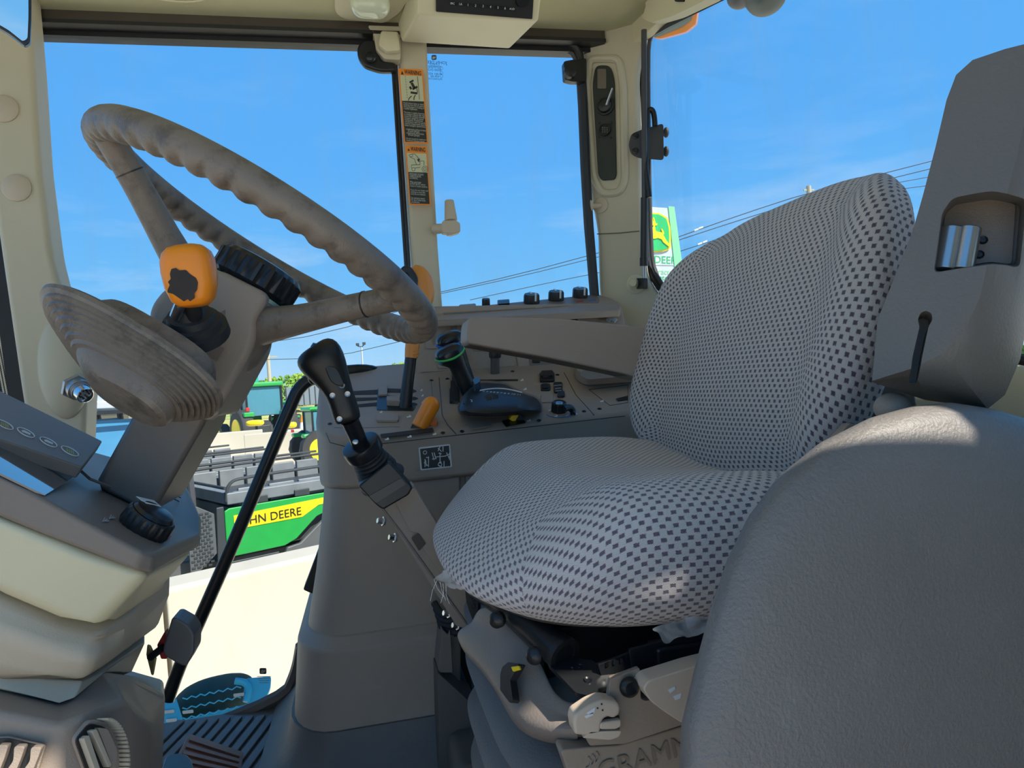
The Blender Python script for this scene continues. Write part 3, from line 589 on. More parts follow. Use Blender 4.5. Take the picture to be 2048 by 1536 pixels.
# ================================================================= steering wheel, column, dashboard
wa = V((.836, 0, -.549)).normalized(); WC = V((-.095, .83, .844))+wa*.008; wb_ = (V((0, 1, 0))+V((-.02, 0, -.05))).normalized(); wn = wb_.cross(wa).normalized()
if wn.z < 0: wn = -wn
wb_ = wn.cross(wa).normalized()
if wb_.y < 0: wb_ = -wb_
R_ = .193
sw = T('steering_wheel', 'large worn taupe steering wheel with scalloped finger grips and black centre ring', 'steering wheel', WC)
def wpt(a, r=R_, h=0): return WC+(wa*math.cos(a)+wb_*math.sin(a))*r+wn*h
n1, n2 = 384, 20
rings = []
for i in range(n1):
    a = 2*math.pi*i/n1; rad = (wa*math.cos(a)+wb_*math.sin(a)); sc = .5+.5*math.cos(a*52)
    ring = []
    for j in range(n2):
        t = 2*math.pi*j/n2; c_, s_ = math.cos(t), math.sin(t)
        dn = max(0, -s_*.75-c_*.35+.15)
        r = .0170*(1-.20*(1-sc)**1.5*min(1, dn*1.5))
        ring.append(WC+rad*(R_+c_*r)+wn*(s_*r))
    rings.append(ring)
M().loft(rings, closed=True).build('rim', WORN, sw, ang=80)
hubc = WC-wn*.085+wa*.006
for a in (math.radians(-34), math.radians(86), math.radians(206)):
    e_ = wpt(a, R_-.006, -.003); s0 = hubc-wn*.012+(wa*math.cos(a)+wb_*math.sin(a))*.03
    M().tube([s0, s0*.72+e_*.28+wn*-.004, s0*.3+e_*.7, e_], [.024, .0165, .0135, .0135], 16, sm=2).build('spoke', WORN, sw)
    k = s0*.22+e_*.78; dd = (e_-s0).normalized(); M().tube([k, k+dd*.0015], .0142, 16).build('spoke_joint', BLACK, sw)
M().rev(WC+wa*.006, wn, [(-.145, .044), (-.13, .050), (-.085, .050), (-.068, .047), (-.064, .041), (-.064, 0)], 36, ref=wa).build('hub', WORN, sw, bevel=.003)
cap = M().rev(WC+wa*.006, wn, [(-.062, .041), (-.056, .048), (-.034, .0485), (-.029, .044), (-.027, .036), (-.025, .0)], 84, mod=lambda k, j: 1 if k not in (1, 2) or j % 4 < 2 else .955, ref=wa).build('centre_ring', BLACKG, sw, ang=30, label='ribbed black centre locking ring')
M().rev(WC+wa*.006, wn, [(-.066, .044), (-.062, .0445), (-.062, .04)], 36).build('ring_gasket', mat('pale_green_gasket', (.30, .46, .38), .5), sw)
# column
col = T('steering_column', 'tilting taupe steering column with a square lower tube', 'steering column', at(240, 985, .83))
cy0, cy1 = .765, .90
YC = YY(cy0)
m = M(); m.pix(YC, [(285, 770), (420, 800), (428, 832), (322, 1032), (300, 1034), (170, 972), (163, 945)], 0.0)
q0 = [(268, 770), (425, 800), (303, 1040), (160, 975)]
m = M(); base = [YC(x, y) for x, y in [(288, 780), (408, 830), (300, 1030), (180, 972)]]
b2 = [p for p in base]
lft, rgt = V((-.012, .014, .004)), V((0, .12, 0))
ring0 = [YC(285, 790), YC(412, 805), YC(415, 835), YC(300, 1035), YC(183, 975)]
m.prism(ring0, V((0, .12, 0))); m.build('lower_tube', TAUPE2, col, bevel=.012, seg=1)
# shroud behind the wheel
sh = [(298, 612), (328, 574), (436, 536), (540, 588), (512, 640), (512, 672), (504, 700), (446, 806), (428, 836), (396, 832), (300, 790), (290, 700)]
M().pix(YY(.775), rnd(sh, 20), -.14).build('shroud', TAUPE, col, bevel=.016, seg=4)
M().pix(YY(.7745), [(488, 686), (512, 694), (498, 722), (472, 716)][:0] or [(418, 686), (449, 696), (434, 722), (410, 712)], .0006).build('access_panel', TAUPE2, col)
M().pix(YY(.772), rnd([(378, 796), (436, 812), (446, 826), (424, 842), (384, 830), (372, 816)], 8), .012).build('clamp_cover', TAUPE, col, bevel=.004)
# instrument pod: a ribbed saucer seen from its side
ip = T('instrument_pod', 'ribbed oval taupe instrument pod seen from below, label plate underneath', 'instrument pod', at(290, 720, .72))
e1, e2 = at(84, 602, .70), at(436, 808, .68)
ctr = (e1+e2)/2; lx = (e2-e1).normalized(); dn = V((.10, -.50, -.86)); dn = (dn-lx*dn.dot(lx)).normalized(); ly = lx.cross(dn).normalized()
hl = (e2-e1).length/2
rings = []
prof = [(-.004, .90), (-.011, .96), (-.012, .99), (-.007, 1.03), (.001, 1.02), (.006, .97)]
for k in range(7): z = .010+k*.0072; s_ = .955-.050*k-.006*k*k*.3; prof += [(z-.0012, s_+.022), (z+.0022, s_+.018), (z+.0032, s_-.038), (z+.0055, s_-.044)]
prof += [(.064, .52), (.078, .46), (.086, .38), (.088, .2)]
def sq(t, n_): return math.copysign(abs(math.cos(t))**(2/n_), math.cos(t)), math.copysign(abs(math.sin(t))**(2/n_), math.sin(t))
for z, s_ in prof:
    r_ = []
    for j in range(56):
        cx, cy = sq(2*math.pi*j/56, 2.5); shf = .055*max(0, z)/.09
        r_.append(ctr+lx*(cx*hl*s_+shf*hl*6)+ly*(cy*.046*(s_**.8))+dn*(z*.5))
    rings.append(r_)
M().loft(rings).build('pod_body', WORN, ip, ang=28)
hm = M(); hm.loft([[ctr+lx*(cx*hl*s_*.72+.012)+ly*(cy*.036*s_)-dn*(z*1.1) for cx, cy in [sq(2*math.pi*j/40, 3) for j in range(40)]] for z, s_ in ((.004, 1), (.016, .97), (.022, .9), (.024, .7))]); hm.build('pod_hood', WORN, ip)
pb = M(); bo = at(330, 800, .700); pb.prism([at(x, y, .705) for x, y in rnd([(232, 735), (300, 768), (395, 800), (402, 800), (362, 836), (340, 834), (290, 812), (240, 778)], 8)], V((0, .06, 0))); pb.build('pod_base', TAUPE, ip, bevel=.010, seg=3)
lp = YY(.686)
pl_ = M().pix(YY(.690), [(229, 734), (303, 770), (306, 783), (232, 746)], .003).build('label_plate', DECALB, ip)
m = M()
rs = random.Random(3)
for k in range(22): x = 240+k*2.7; y = 742.5+k*1.32; m.pix(YY(.687), [(x, y), (x+rs.choice((.9, 1.6)), y+.6), (x+1.2, y+7), (x, y+6.4)], .0006)
m.build('bar_code', WHITE, ip, kind='stuff')
# reverser lever
bt = at(378, 640, .70); kx = at(380, 552, .672); axl = (at(372, 600, .69)-at(392, 668, .715)).normalized()
rv = T('reverser_lever', 'short lever with worn orange block knob on a ribbed black boot, behind the wheel column', 'lever', bt)
M().rev(at(385, 650, .712), axl, [(-.012, .032), (-.002, .031), (-.001, .027), (.005, .026), (.006, .022), (.012, .020), (.013, .016), (.022, .012), (.030, .009), (.036, .008)], 28).build('rubber_boot', RUBBER, rv)
M().tube([at(352, 632, .69), at(365, 600, .675)], .0055, 12).build('chrome_stem', CHROME, rv)
M().tube([at(388, 642, .70), at(384, 590, .682)], .008, 12).build('black_stem', BLACK, rv)
ku = (at(372, 500, .672)-at(388, 610, .672)).normalized(); kr = V((1, -.12, 0)); kr = (kr-ku*kr.dot(ku)).normalized(); kf = kr.cross(ku)
m = M()
for_r = []
for z, rx_, ry_ in ((-.0275, .3, .4), (-.0265, .55, .6), (-.022, .78, .8), (-.010, .96, .95), (.004, 1.02, 1), (.014, 1.0, 1), (.021, .90, .9), (.0255, .70, .72), (.0272, .45, .5)):
    for_r.append([kx+ku*z+kr*(.0225*rx_*cx)+kf*(.017*ry_*cy) for cx, cy in [sq(2*math.pi*j/32, 2.9) for j in range(32)]])
kb = m.loft(for_r).build('orange_knob', ORANGE, rv, ang=60, label='orange knob with the paint worn to black')
KP = Pl(kx+kf*(.0172 if kf.y < 0 else -.0172), V((0, -1, 0)) if True else kf)
wear = [(343, 538), (352, 536), (358, 541), (372, 540), (380, 548), (392, 556), (396, 565), (394, 580), (388, 588), (390, 596), (380, 603), (376, 598), (368, 603), (352, 592), (346, 588), (335, 585), (336, 578), (340, 570), (336, 564), (342, 558), (340, 548)]
M().pix(KP, rnd(wear, 2), .0006, .0).build('worn_patch', mat('worn_black_patch', (.025, .014, .008), .6, var=.5, vscale=120), rv)
# ---------------------------------------------------------------- dashboard under the column
db = T('dashboard', 'stepped beige and taupe front dashboard below the steering column', 'dashboard', at(100, 1200, .75))
def ring(pp, back=.32): 
    p = [at(x, y, Y_) for x, y, Y_ in pp]; return p
def shell(name, r0, r1, mt, bev=.006, extra=(), **kw):
    m = M(); rs_ = [ring(r0)]+[ring(e) for e in extra]+[ring(r1)]; m.loft(rs_); return m.build(name, mt, db, bevel=bev, seg=3, **kw)
# top tray (dark taupe band with its flat top)
top0 = [(-120, 888, .62), (0, 951, .60), (82, 994, .60), (193, 1055, .60), (285, 1103, .605), (308, 1110, .615), (401, 1073, .80), (403, 1035, .86), (372, 968, 1.02), (352, 950, 1.08), (180, 900, 1.05), (-60, 790, 1.05)]
top1 = [(-120, 975, .62), (0, 1033, .60), (82, 1068, .60), (170, 1102, .60), (270, 1142, .605), (306, 1149, .615), (399, 1096, .80), (401, 1060, .86), (376, 1010, 1.02), (352, 990, 1.08), (180, 950, 1.05), (-60, 840, 1.05)]
topb = shell('top_tray', top0, top1, TAUPE2, .004)
TT = pl3(at(0, 951, .60), at(308, 1110, .615), at(352, 950, 1.08))
# body steps
s0_ = [(-120, 975, .625), (0, 1035, .605), (170, 1104, .605), (300, 1148, .615), (391, 1099, .80), (380, 1060, .95), (-60, 860, 1.0)]
s1_ = [(-120, 1130, .64), (0, 1182, .62), (120, 1235, .62), (185, 1262, .63), (252, 1228, .66), (330, 1185, .80), (330, 1130, .95), (-60, 1000, 1.0)]
shell('upper_body', s0_, s1_, CREAM, .010)
b0_ = [(-120, 1130, .67), (0, 1184, .65), (120, 1236, .65), (190, 1258, .66), (262, 1215, .70), (340, 1130, .82), (335, 1110, .95), (-60, 1000, 1.0)]
b1_ = [(-120, 1340, .65), (0, 1344, .64), (90, 1362, .64), (170, 1366, .645), (205, 1342, .68), (310, 1265, .82), (300, 1200, .95), (-60, 1100, 1.0)]
shell('middle_body', b0_, b1_, BEIGE, .012, extra=[[(-120, 1250, .64), (0, 1268, .63), (110, 1305, .63), (195, 1310, .64), (240, 1285, .68), (338, 1190, .82), (320, 1150, .95), (-60, 1050, 1.0)]])
c0_ = [(-120, 1335, .66), (0, 1340, .655), (90, 1358, .655), (165, 1362, .66), (205, 1342, .70), (290, 1285, .82), (290, 1200, .95), (-60, 1100, 1.0)]
c1_ = [(-120, 1372, .65), (0, 1376, .645), (119, 1408, .645), (150, 1396, .65), (212, 1342, .70), (262, 1346, .80), (262, 1300, .95), (-60, 1200, 1.0)]
shell('seam_step', c0_, c1_, BEIGE, .004)
d0_ = [(-120, 1376, .655), (0, 1380, .65), (119, 1410, .65), (152, 1399, .655), (209, 1344, .70), (258, 1352, .74), (330, 1388, .82), (330, 1360, .95), (-60, 1250, 1.0)]
d1_ = [(-120, 1700, .62), (0, 1700, .60), (90, 1700, .60), (200, 1700, .62), (280, 1700, .66), (300, 1700, .74), (318, 1700, .82), (310, 1700, .95), (-60, 1700, 1.0)]
shell('lower_body', d0_, d1_, TAUPE, .010, extra=[[(-120, 1420, .62), (0, 1425, .61), (118, 1446, .61), (170, 1430, .62), (252, 1400, .67), (303, 1450, .72), (330, 1400, .82), (325, 1380, .95), (-60, 1300, 1.0)]])
# display recess hood with symbols
HP = YY(.66)
hood = T('display_hood', 'dark hood plate over the dash display with four oval touch keys', 'display panel', at(90, 830, .70))
HB = pl3(at(-60, 752, .80), at(205, 883, .80), at(165, 935, .70))
M().pix(HB, [(-120, 725), (0, 781), (205, 882), (165, 934), (80, 905), (0, 878), (-120, 835)], -.012).build('hood_plate', TAUPE2, hood, bevel=.0015)
KPn = Pl(HB.o+HB.n*.0012, HB.n)
for i, (x, y) in enumerate(((9, 849), (52, 865), (97, 884), (140, 902))):
    pp = []
    for j in range(28):
        a = 2*math.pi*j/28; pp.append((x+18*math.cos(a)*.95+3.5*math.sin(a)*0, y+6.5*math.sin(a)+18*math.cos(a)*.42))
    M().tube([HB(u_, v_, .0008) for u_, v_ in pp], .00045, 6, closed=True).build('oval_key', WHITE, hood)
    if i in (1, 2): M().pix(HB, [(x-9, y-4), (x-4, y-4), (x+9, y+3), (x+8, y+5), (x-4, y), (x-7, y)], .0005).build('key_arrow', WHITE, hood)
    else:
        m = M()
        for k in range(4): m.pix(HB, [(x-7+k*4, y-5+k*1.6), (x-5.6+k*4, y-5+k*1.6), (x-4.6+k*4, y+2+k*1.6), (x-6+k*4, y+2+k*1.6)], .0005)
        m.build('key_symbol', mat('key_green', (.45, .50, .12), .5), hood, kind='stuff')
M().pix(TT, [(-120, 850), (0, 880), (80, 905), (165, 934), (140, 960), (88, 993), (70, 985), (0, 951), (-120, 895)], .0015, .0005).build('dash_display', mat('display_glass_dark', (.02, .035, .06), .05, spec=1.0, coat=1, dust=((.10, .09, .08), 60, .62, .5)), db, label='glossy dark display reflecting the blue sky')
M().pix(TT, [(0, 872), (60, 893), (150, 928), (140, 936), (60, 905), (0, 886)], .004).build('display_lip', TAUPE2, db)
# hole edge of the column and top-tray marks
M().tube([TT(158, 938, .001), TT(180, 958, .001), TT(232, 978, .001), TT(316, 1024, .001), TT(322, 1016, .001)], .0016, 6).build('column_collar', TAUPE2, db)
for a in ([(343, 970), (352, 976), (349, 982)], [(338, 984), (362, 996), (358, 1003), (336, 992)]):
    M().tube([TT(x, y, .0006) for x, y in a], .0006, 5).build('tray_slot', BLACK, db)
for x, y in ((207, 1040), (220, 1034)):
    m = M()
    for k in range(3): m.pix(TT, rect(x+k*3.5, y+k*1.2, 1.6, 9-k, 0, .5+.5*k), .0005, .001)
    m.build('printed_symbol', GREYP, db, kind='stuff')
# ribbed rotary knob
ko = TT(284, 1060)
kn = T('rotary_light_knob', 'black ribbed rotary knob with a pale pointer on the dashboard corner', 'knob', ko)
kax = (TT.n+V((.05, -.15, 0))).normalized()
M().rev(ko, kax, [(0, .021), (.004, .0225), (.015, .0215), (.017, .0195), (.0175, 0)], 80, mod=lambda k, j: 1 if k not in (1, 2) or j % 4 < 2 else .95).build('knob_body', BLACK, kn, ang=30)
M().rev(ko+kax*.0175, kax, [(0, .0185), (.003, .0165), (.0045, .012), (.005, 0)], 40).build('knob_dome', BLACKG, kn)
kp = (TT(255, 1035)-TT(284, 1060)).normalized(); kp = (kp-kax*kp.dot(kax)).normalized(); ks = kax.cross(kp)
m = M(); m.prism([ko+kax*.0205+kp*.006+ks*.009, ko+kax*.0185+kp*.0205+ks*.010, ko+kax*.0185+kp*.0205-ks*.010, ko+kax*.0205+kp*.006-ks*.009], kax*.002); m.build('pointer', WHITE, kn, bevel=.001)
M().pix(TT, [(318, 1060), (343, 1070), (340, 1076), (316, 1068)], .002, .001).build('red_marker', mat('faded_red', (.45, .10, .12), .5), kn)
# vents
VP = pl3(at(0, 1425, .61), at(118, 1446, .61), at(0, 1700, .60))
vr = T('round_air_vent', 'diamond shaped air vent with louvres and a serrated thumbwheel', 'air vent', VP(190, 1490))
vo = rnd([(140, 1478), (172, 1437), (214, 1447), (238, 1500), (232, 1560), (170, 1560)], 12)
VQ = pl3(at(118, 1446, .600), at(260, 1420, .655), at(200, 1700, .612)); VQ = Pl(VQ.o+VQ.n*.004, VQ.n)
M().pix(VQ, vo, .006).build('vent_frame', TAUPE, vr, bevel=.003)
M().pix(VQ, rnd([(148, 1480), (176, 1446), (208, 1454), (230, 1500), (222, 1560), (176, 1560)], 10), .0015, .006).build('vent_cavity', BLACK, vr)
M().pix(VQ, rnd([(172, 1462), (182, 1458), (212, 1530), (206, 1536)], 3), .006, .007).build('louvre', BEIGE, vr, bevel=.001)
M().pix(VQ, rnd([(156, 1478), (166, 1470), (196, 1560), (186, 1560)], 3), .006, .007).build('louvre', BEIGE, vr, bevel=.001)
M().pix(VQ, rnd([(186, 1455), (206, 1458), (226, 1500), (222, 1540), (214, 1530)], 5), .005, .007).build('shutter', TAUPE, vr, bevel=.001)
tw = M()
for k in range(17):
    a = k/16; x = 196+40*math.sin(a*1.75); y = 1438+86*(1-math.cos(a*1.75))*.92+6*a; tw.pix(VQ, rect(x, y, 6, 3, 0, a*1.6-.1), .012, .004)
tw.build('thumbwheel_teeth', BEIGE, vr, kind='stuff')
v2 = T('square_air_vent', 'square air vent with curved louvres at the lower left corner', 'air vent', VP(40, 1500))
M().pix(VP, rnd([(-80, 1475), (20, 1470), (95, 1488), (74, 1560), (-80, 1560)], 6), .004, .002).build('vent_frame', TAUPE, v2, bevel=.002)
M().pix(VP, rnd([(-70, 1480), (18, 1476), (86, 1491), (66, 1560), (-70, 1560)], 6), .0012, .006).build('vent_cavity', BLACK, v2)
for k in range(4): x = -30+k*33; M().pix(VP, rnd([(x, 1482+k*2), (x+22, 1482+k*2), (x+14, 1510), (x-6, 1560), (x-34, 1560), (x-2, 1515)], 6), .007, .007).build('louvre', TAUPE, v2, bevel=.001)
# brake release handle
bh = T('brake_release_handle', 'grey wedge shaped pull handle with red plate at the side of the dashboard', 'handle', at(350, 1285, .80))
M().pix(YY(.80), rnd([(343, 1237), (352, 1236), (377, 1250), (389, 1268), (388, 1305), (372, 1334), (358, 1330), (328, 1312), (325, 1300)], 6), -.035).build('grip', mat('handle_grey', (.10, .10, .105), .4), bh, bevel=.006, seg=3)
M().pix(YY(.825), rnd([(314, 1290), (330, 1262), (336, 1300), (334, 1318), (322, 1318)], 3), -.012).build('red_plate', RED, bh, bevel=.001)
M().pix(YY(.83), [(294, 1290), (300, 1292), (312, 1318), (306, 1352), (302, 1350), (292, 1310)], -.004).build('mounting_bracket', mat('yellow_zinc', (.40, .34, .16), .35, .8), bh, bevel=.001)
M().tube([at(300, 1315, .83), at(326, 1295, .82)], .004, 8).build('pull_rod', BLACK, bh)
# pedals
pd = T('brown_pedal', 'reddish brown ribbed foot pedal plate on the floor mat', 'pedal', at(430, 1500, 1.20))
PP = pl3(at(378, 1466, 1.34), at(488, 1504, 1.34), at(344, 1536, 1.18))
BR = mat('rusty_brown_rubber', (.23, .085, .05), .55, var=.3, bump=.4)
pbse = M().pix(PP, rnd([(378, 1466), (488, 1504), (478, 1580), (330, 1560)], 5), -.012).build('pedal_plate', BR, pd, bevel=.003)
for k in range(6): f0 = .1+k*.155; M().pix(PP, [(375+8*0-f0*44+8, 1468+f0*90), (486-f0*9-6, 1503+f0*70), (486-f0*9-7, 1509+f0*70), (374-f0*44+8, 1474+f0*90)], .003).build('tread_rib', BR, pd)
p2 = T('black_pedal', 'black perforated pedal at the bottom edge by the brown pedal', 'pedal', at(350, 1530, 1.0))
M().pix(pl3(at(330, 1512, 1.05), at(390, 1512, 1.05), at(350, 1560, .98)), rnd([(332, 1512), (345, 1506), (372, 1508), (384, 1520), (392, 1560), (316, 1560)], 6), -.02).build('pedal_pad', BLACK, p2, bevel=.004)
# rear-view mirror, top left
mi = T('interior_mirror', 'rounded mirror with dark rim cut by the top left corner', 'mirror', at(0, 0, .9))
MP = Pl(P(20, 40, .85), V((.33, -.94, -.16)))
mo = rnd([(-80, -60), (62, -60), (62, 40), (60, 86), (50, 92), (20, 68), (-80, 10)], 8)
M().pix(MP, mo, -.012).build('mirror_shell', BLACKG, mi, bevel=.003)
M().pix(MP, [((x+10)*.93-10, (y)*.93-2) for x, y in mo], .0015, .001).build('mirror_glass', mat('mirror_silver', (.8, .85, .9), .03, 1, var=0), mi)
M().tube([P(-20, -30, .86), P(-30, -150, .95), P(-30, -330, 1.1)], .008, 8).build('mirror_arm', BLACK, mi)
# ================================================================= right side console
SA, SB, SC_ = at(650, 880, 1.22), at(1250, 822, 1.22), at(880, 742, 1.50)
TP_ = pl3(SA, SB, SC_)          # plane of the console top
CN = T('side_console', 'long taupe right hand control console with a flared pedestal', 'console', V((.2, 1.38, 0)))
def cring(z, xl, y0, xr=.72, r=.07, yb=1.57): 
    p = [V((xl, yb, z)), V((xl, y0+r*1.5, z))]
    for k in range(1, 6): a = k/6*math.pi/2; p.append(V((xl+r*(1-math.cos(a)), y0+r*1.5*(1-math.sin(a)), z)))
    p += [V((xl+r, y0, z)), V((xr, y0, z)), V((xr, yb, z))]; return p
ztop = lambda p: p.z
# upper band follows the sloping top
band = M(); low = cring(.50, -.088, 1.215); lo2 = []
hi = []
for p in low:
    q = V((p.x, p.y, 0)); t = (TP_.o-q).dot(TP_.n)/TP_.n.z; hi.append(V((p.x, p.y, t)))
low = [V((p.x, p.y, p.z+(.012 if p.x > .3 else 0))) for p in low]
mid = [h*.06+l*.94 for h, l in zip(hi, low)]
band.loft([low, hi]); band.build('top_housing', TAUPE, CN, bevel=.010, seg=3)
ped = M(); ped.loft([cring(z, xl, y0, xr, r) for z, xl, y0, xr, r in ((.505, -.080, 1.223, .155, .06), (.46, -.086, 1.221, .152, .06), (.35, -.105, 1.215, .145, .065), (.245, -.128, 1.208, .138, .07))]); ped.build('pedestal', TAUPE, CN, bevel=.003)
pe2 = M(); pe2.loft([cring(z, xl, y0, xr, r) for z, xl, y0, xr, r in ((.262, -.126, 1.208, .135, .07), (.243, -.143, 1.190, .135, .075), (.10, -.158, 1.185, .122, .075))]); pe2.build('pedestal_foot', TAUPE, CN, bevel=.006, seg=3)
rw = M(); rw.bb((.15, 1.235, .08), (.80, 1.57, .52)); rw.build('rear_body', TAUPE, CN, bevel=.004)
m = M(); m.bb((.165, 1.226, .30), (.80, 1.24, .515)); m.build('access_panel', TAUPE, CN, bevel=.004)
ms = M(); ms.loft([cring(z, xl, y0, .16, .08, 1.585) for z, xl, y0 in ((.115, -.162, 1.18), (.06, -.175, 1.165), (.03, -.20, 1.14), (.005, -.23, 1.11))]); ms.build('mat_skirt', FLOORM, fl)
m = M(); m.bb((.09, 1.0, .0), (.55, 1.24, .115)); m.build('seat_plinth', FLOORM, fl, bevel=.02)
CT = TP_
def cp_(x, y, h=0): return CT(x, y, h)
# seams, screws and prints on the top
def line(pp, r=.0008, name='seam', mt=BLACK, par=None, h=.0): return M().tube([cp_(x, y, h) for x, y in pp], r, 5).build(name, mt, par or CN)
line([(878, 755), (884, 830), (895, 850), (912, 868)]); line([(668, 855), (700, 857), (778, 854), (800, 854)], .0004)
line([(652, 866), (660, 885), (690, 893), (760, 888), (1250, 832)], .0007); line([(1128, 745), (1152, 790), (1188, 830)])
line([(862, 762), (866, 800), (868, 808)], .0004)
for x, y in ((660, 848), (752, 880), (886, 866), (924, 863), (863, 761), (895, 758), (1025, 743), (1115, 750), (1078, 841), (1168, 823), (1199, 818)):
    M().rev(cp_(x, y), CT.n, [(0, .0042), (.0012, .0038), (.0008, .002), (-.002, .0018)], 12).build('screw_hole', BLACK, CN)
for x, y, s_ in ((767, 713+62, 4), (843, 781, 4), (845, 792, 4), (845, 805, 4), (762, 825, 5), (818, 834, 9), (774, 879, 8), (819, 874, 9), (869, 869, 7), (1044, 761, 6), (1050, 779, 6), (927, 789, 6), (1058, 842, 8), (1100, 821, 6), (1112, 833, 6), (1135, 832, 7), (1150, 829, 10), (1204, 803, 7)):
    m = M(); m.pix(CT, rect(x, y, s_, 2.2, 0, -.1), .0004, .0003); m.pix(CT, rect(x+s_*.2, y-1.5, s_*.4, 3.4, 0, .5), .0004, .0003); m.build('printed_symbol', WHITE, CN, kind='stuff')
# slotted lever gate at the front
for pp in ([(701, 783), (752, 780), (772, 777), (828, 779), (834, 783), (826, 786), (776, 785), (755, 789), (702, 790)], [(703, 796), (755, 795), (776, 791), (830, 794), (837, 797), (830, 800), (776, 799), (755, 800), (704, 803)], [(706, 810), (755, 805), (776, 803), (830, 806), (836, 809), (830, 812), (776, 812), (755, 812), (707, 815)]):
    M().pix(CT, rnd(pp, 2), .0006, .0002).build('lever_slot', mat('slot_shadow_brown', (.03, .026, .024), .7), CN)
M().pix(CT, rnd([(756, 776), (775, 774), (775, 805), (832, 812), (826, 822), (753, 820)], 3), .0007, .0006).build('gate_opening', BLACK, CN)
M().pix(CT, [(757, 775), (775, 774), (775, 792), (757, 793)], .004, .001).build('gate_insert', TAUPE, CN, bevel=.0008)
gb = M().pix(CT, [(774, 803), (810, 802), (812, 814), (774, 812)], .012, .001).build('slot_cover', TAUPE, CN, bevel=.0015)
M().pix(CT, rect(775, 839, 45, 12, 3), .005, 0).build('blank_switch', TAUPE, CN, bevel=.0015, label='raised blank rocker on the front of the console')
M().pix(CT, rnd([(760, 869), (866, 856), (868, 864), (763, 876)], 3), .0008, .0002).build('throttle_slot', mat('slot_shadow_brown2', (.03, .026, .024), .7), CN)
M().pix(CT, rnd([(934, 853), (978, 846), (983, 853), (940, 861)], 3), .002, 0).build('blank_cover', TAUPE, CN, bevel=.001)
M().pix(CT, rnd([(1013, 766), (1034, 761), (1036, 765)], 1), .0).build('mark', BLACK, CN) if False else None
M().pix(CT, [(945, 760), (1036, 759), (1036, 762), (945, 763)], .0008, .0002).build('long_lever_slot', BLACK, CN)
# lever: tall orange-headed
def stack(path, secs, mt, name, par, e=2.4, n=28, fr=None, **kw):
    """loft of superellipse sections along a path; secs = (half width, half depth)"""
    path = [V(p) for p in path]; rings = []
    for i, (p, (a, b)) in enumerate(zip(path, secs)):
        t = (path[min(i+1, len(path)-1)]-path[max(i-1, 0)]).normalized(); f_ = V(fr) if fr else V((0, -1, 0)); f_ = (f_-t*f_.dot(t)).normalized(); s_ = t.cross(f_)
        rings.append([p+s_*(a*cx)+f_*(b*cy) for cx, cy in [sq(2*math.pi*j/n, e) for j in range(n)]])
    return M().loft(rings).build(name, mt, par, ang=50, **kw)
ol = T('tall_orange_lever', 'tall black lever with an orange and black button head behind the wheel rim', 'lever', cp_(812, 818))
oY = 1.33
stack([at(810, 818, oY), at(815, 770, oY), at(822, 712, oY)], [(.0125, .012), (.011, .011), (.011, .011)], BLACK, 'shaft', ol)
stack([at(822, 716, oY), at(824, 700, oY), at(825, 690, oY), at(829, 660, oY)], [(.012, .012), (.0135, .013), (.0135, .013), (.012, .012)], ORANGE2, 'collar', ol)
for k in range(3): M().tube([at(826+k*.6, 715-k*6, oY-.0135), at(838, 711-k*6, oY-.006)], .0013, 6).build('collar_rib', ORANGE2, ol)
stack([at(826, 690, oY), at(832, 640, oY), at(838, 610, oY), at(842, 585, oY), at(838, 560, oY), at(830, 542, oY), at(822, 534, oY)], [(.012, .014), (.014, .017), (.024, .022), (.0285, .025), (.028, .024), (.020, .019), (.008, .009)], ORANGE2, 'orange_head', ol, sub=1)
M().pix(YY(oY-.016), rnd([(797, 545), (806, 532), (822, 535), (836, 558), (834, 580), (818, 596), (800, 575), (795, 556)], 8), .014).build('button_panel', BLACK, ol, bevel=.005, seg=3)
for x, y in ((811, 551), (812, 574)):
    M().rev(at(x, y, oY-.030), V((-.35, -1, .1)), [(0, .0065), (.004, .006), (.006, .004), (.0062, 0)], 16).build('push_button', BLACKG, ol)
M().ell(at(863, 621, oY), .007, .007, .009).build('side_button', ORANGE2, ol)
# lever: short orange throttle
th_ = T('orange_throttle_lever', 'short lever with a plain rounded orange grip standing in the console slot', 'lever', cp_(835, 865))
tY = 1.235
stack([at(826, 870, tY), at(834, 852, tY)], [(.009, .003), (.009, .003)], BLACK, 'stem', th_)
p0, p1 = at(838, 855, tY), at(866, 803, tY)
dd = (p1-p0).normalized(); ln = (p1-p0).length
M().rev(p0, dd, [(0, .0125), (.002, .0145), (ln*.5, .0150), (ln*.85, .0158)]+[(ln*.85+.016*math.sin(a), .0158*math.cos(a)) for a in (.3, .6, .9, 1.2, 1.45)], 28).build('orange_grip', ORANGE, th_)
M().pix(CT, rnd([(858, 833), (866, 833), (872, 842), (876, 847), (874, 851), (860, 852), (857, 843)], 2), .006, 0).build('orange_lock_switch', mat('orange_red', (.85, .20, .03), .4), CN, bevel=.0012)
M().pix(CT, [(863, 834), (869, 836), (866, 839)], .0068).build('lock_mark', BLACK, CN)
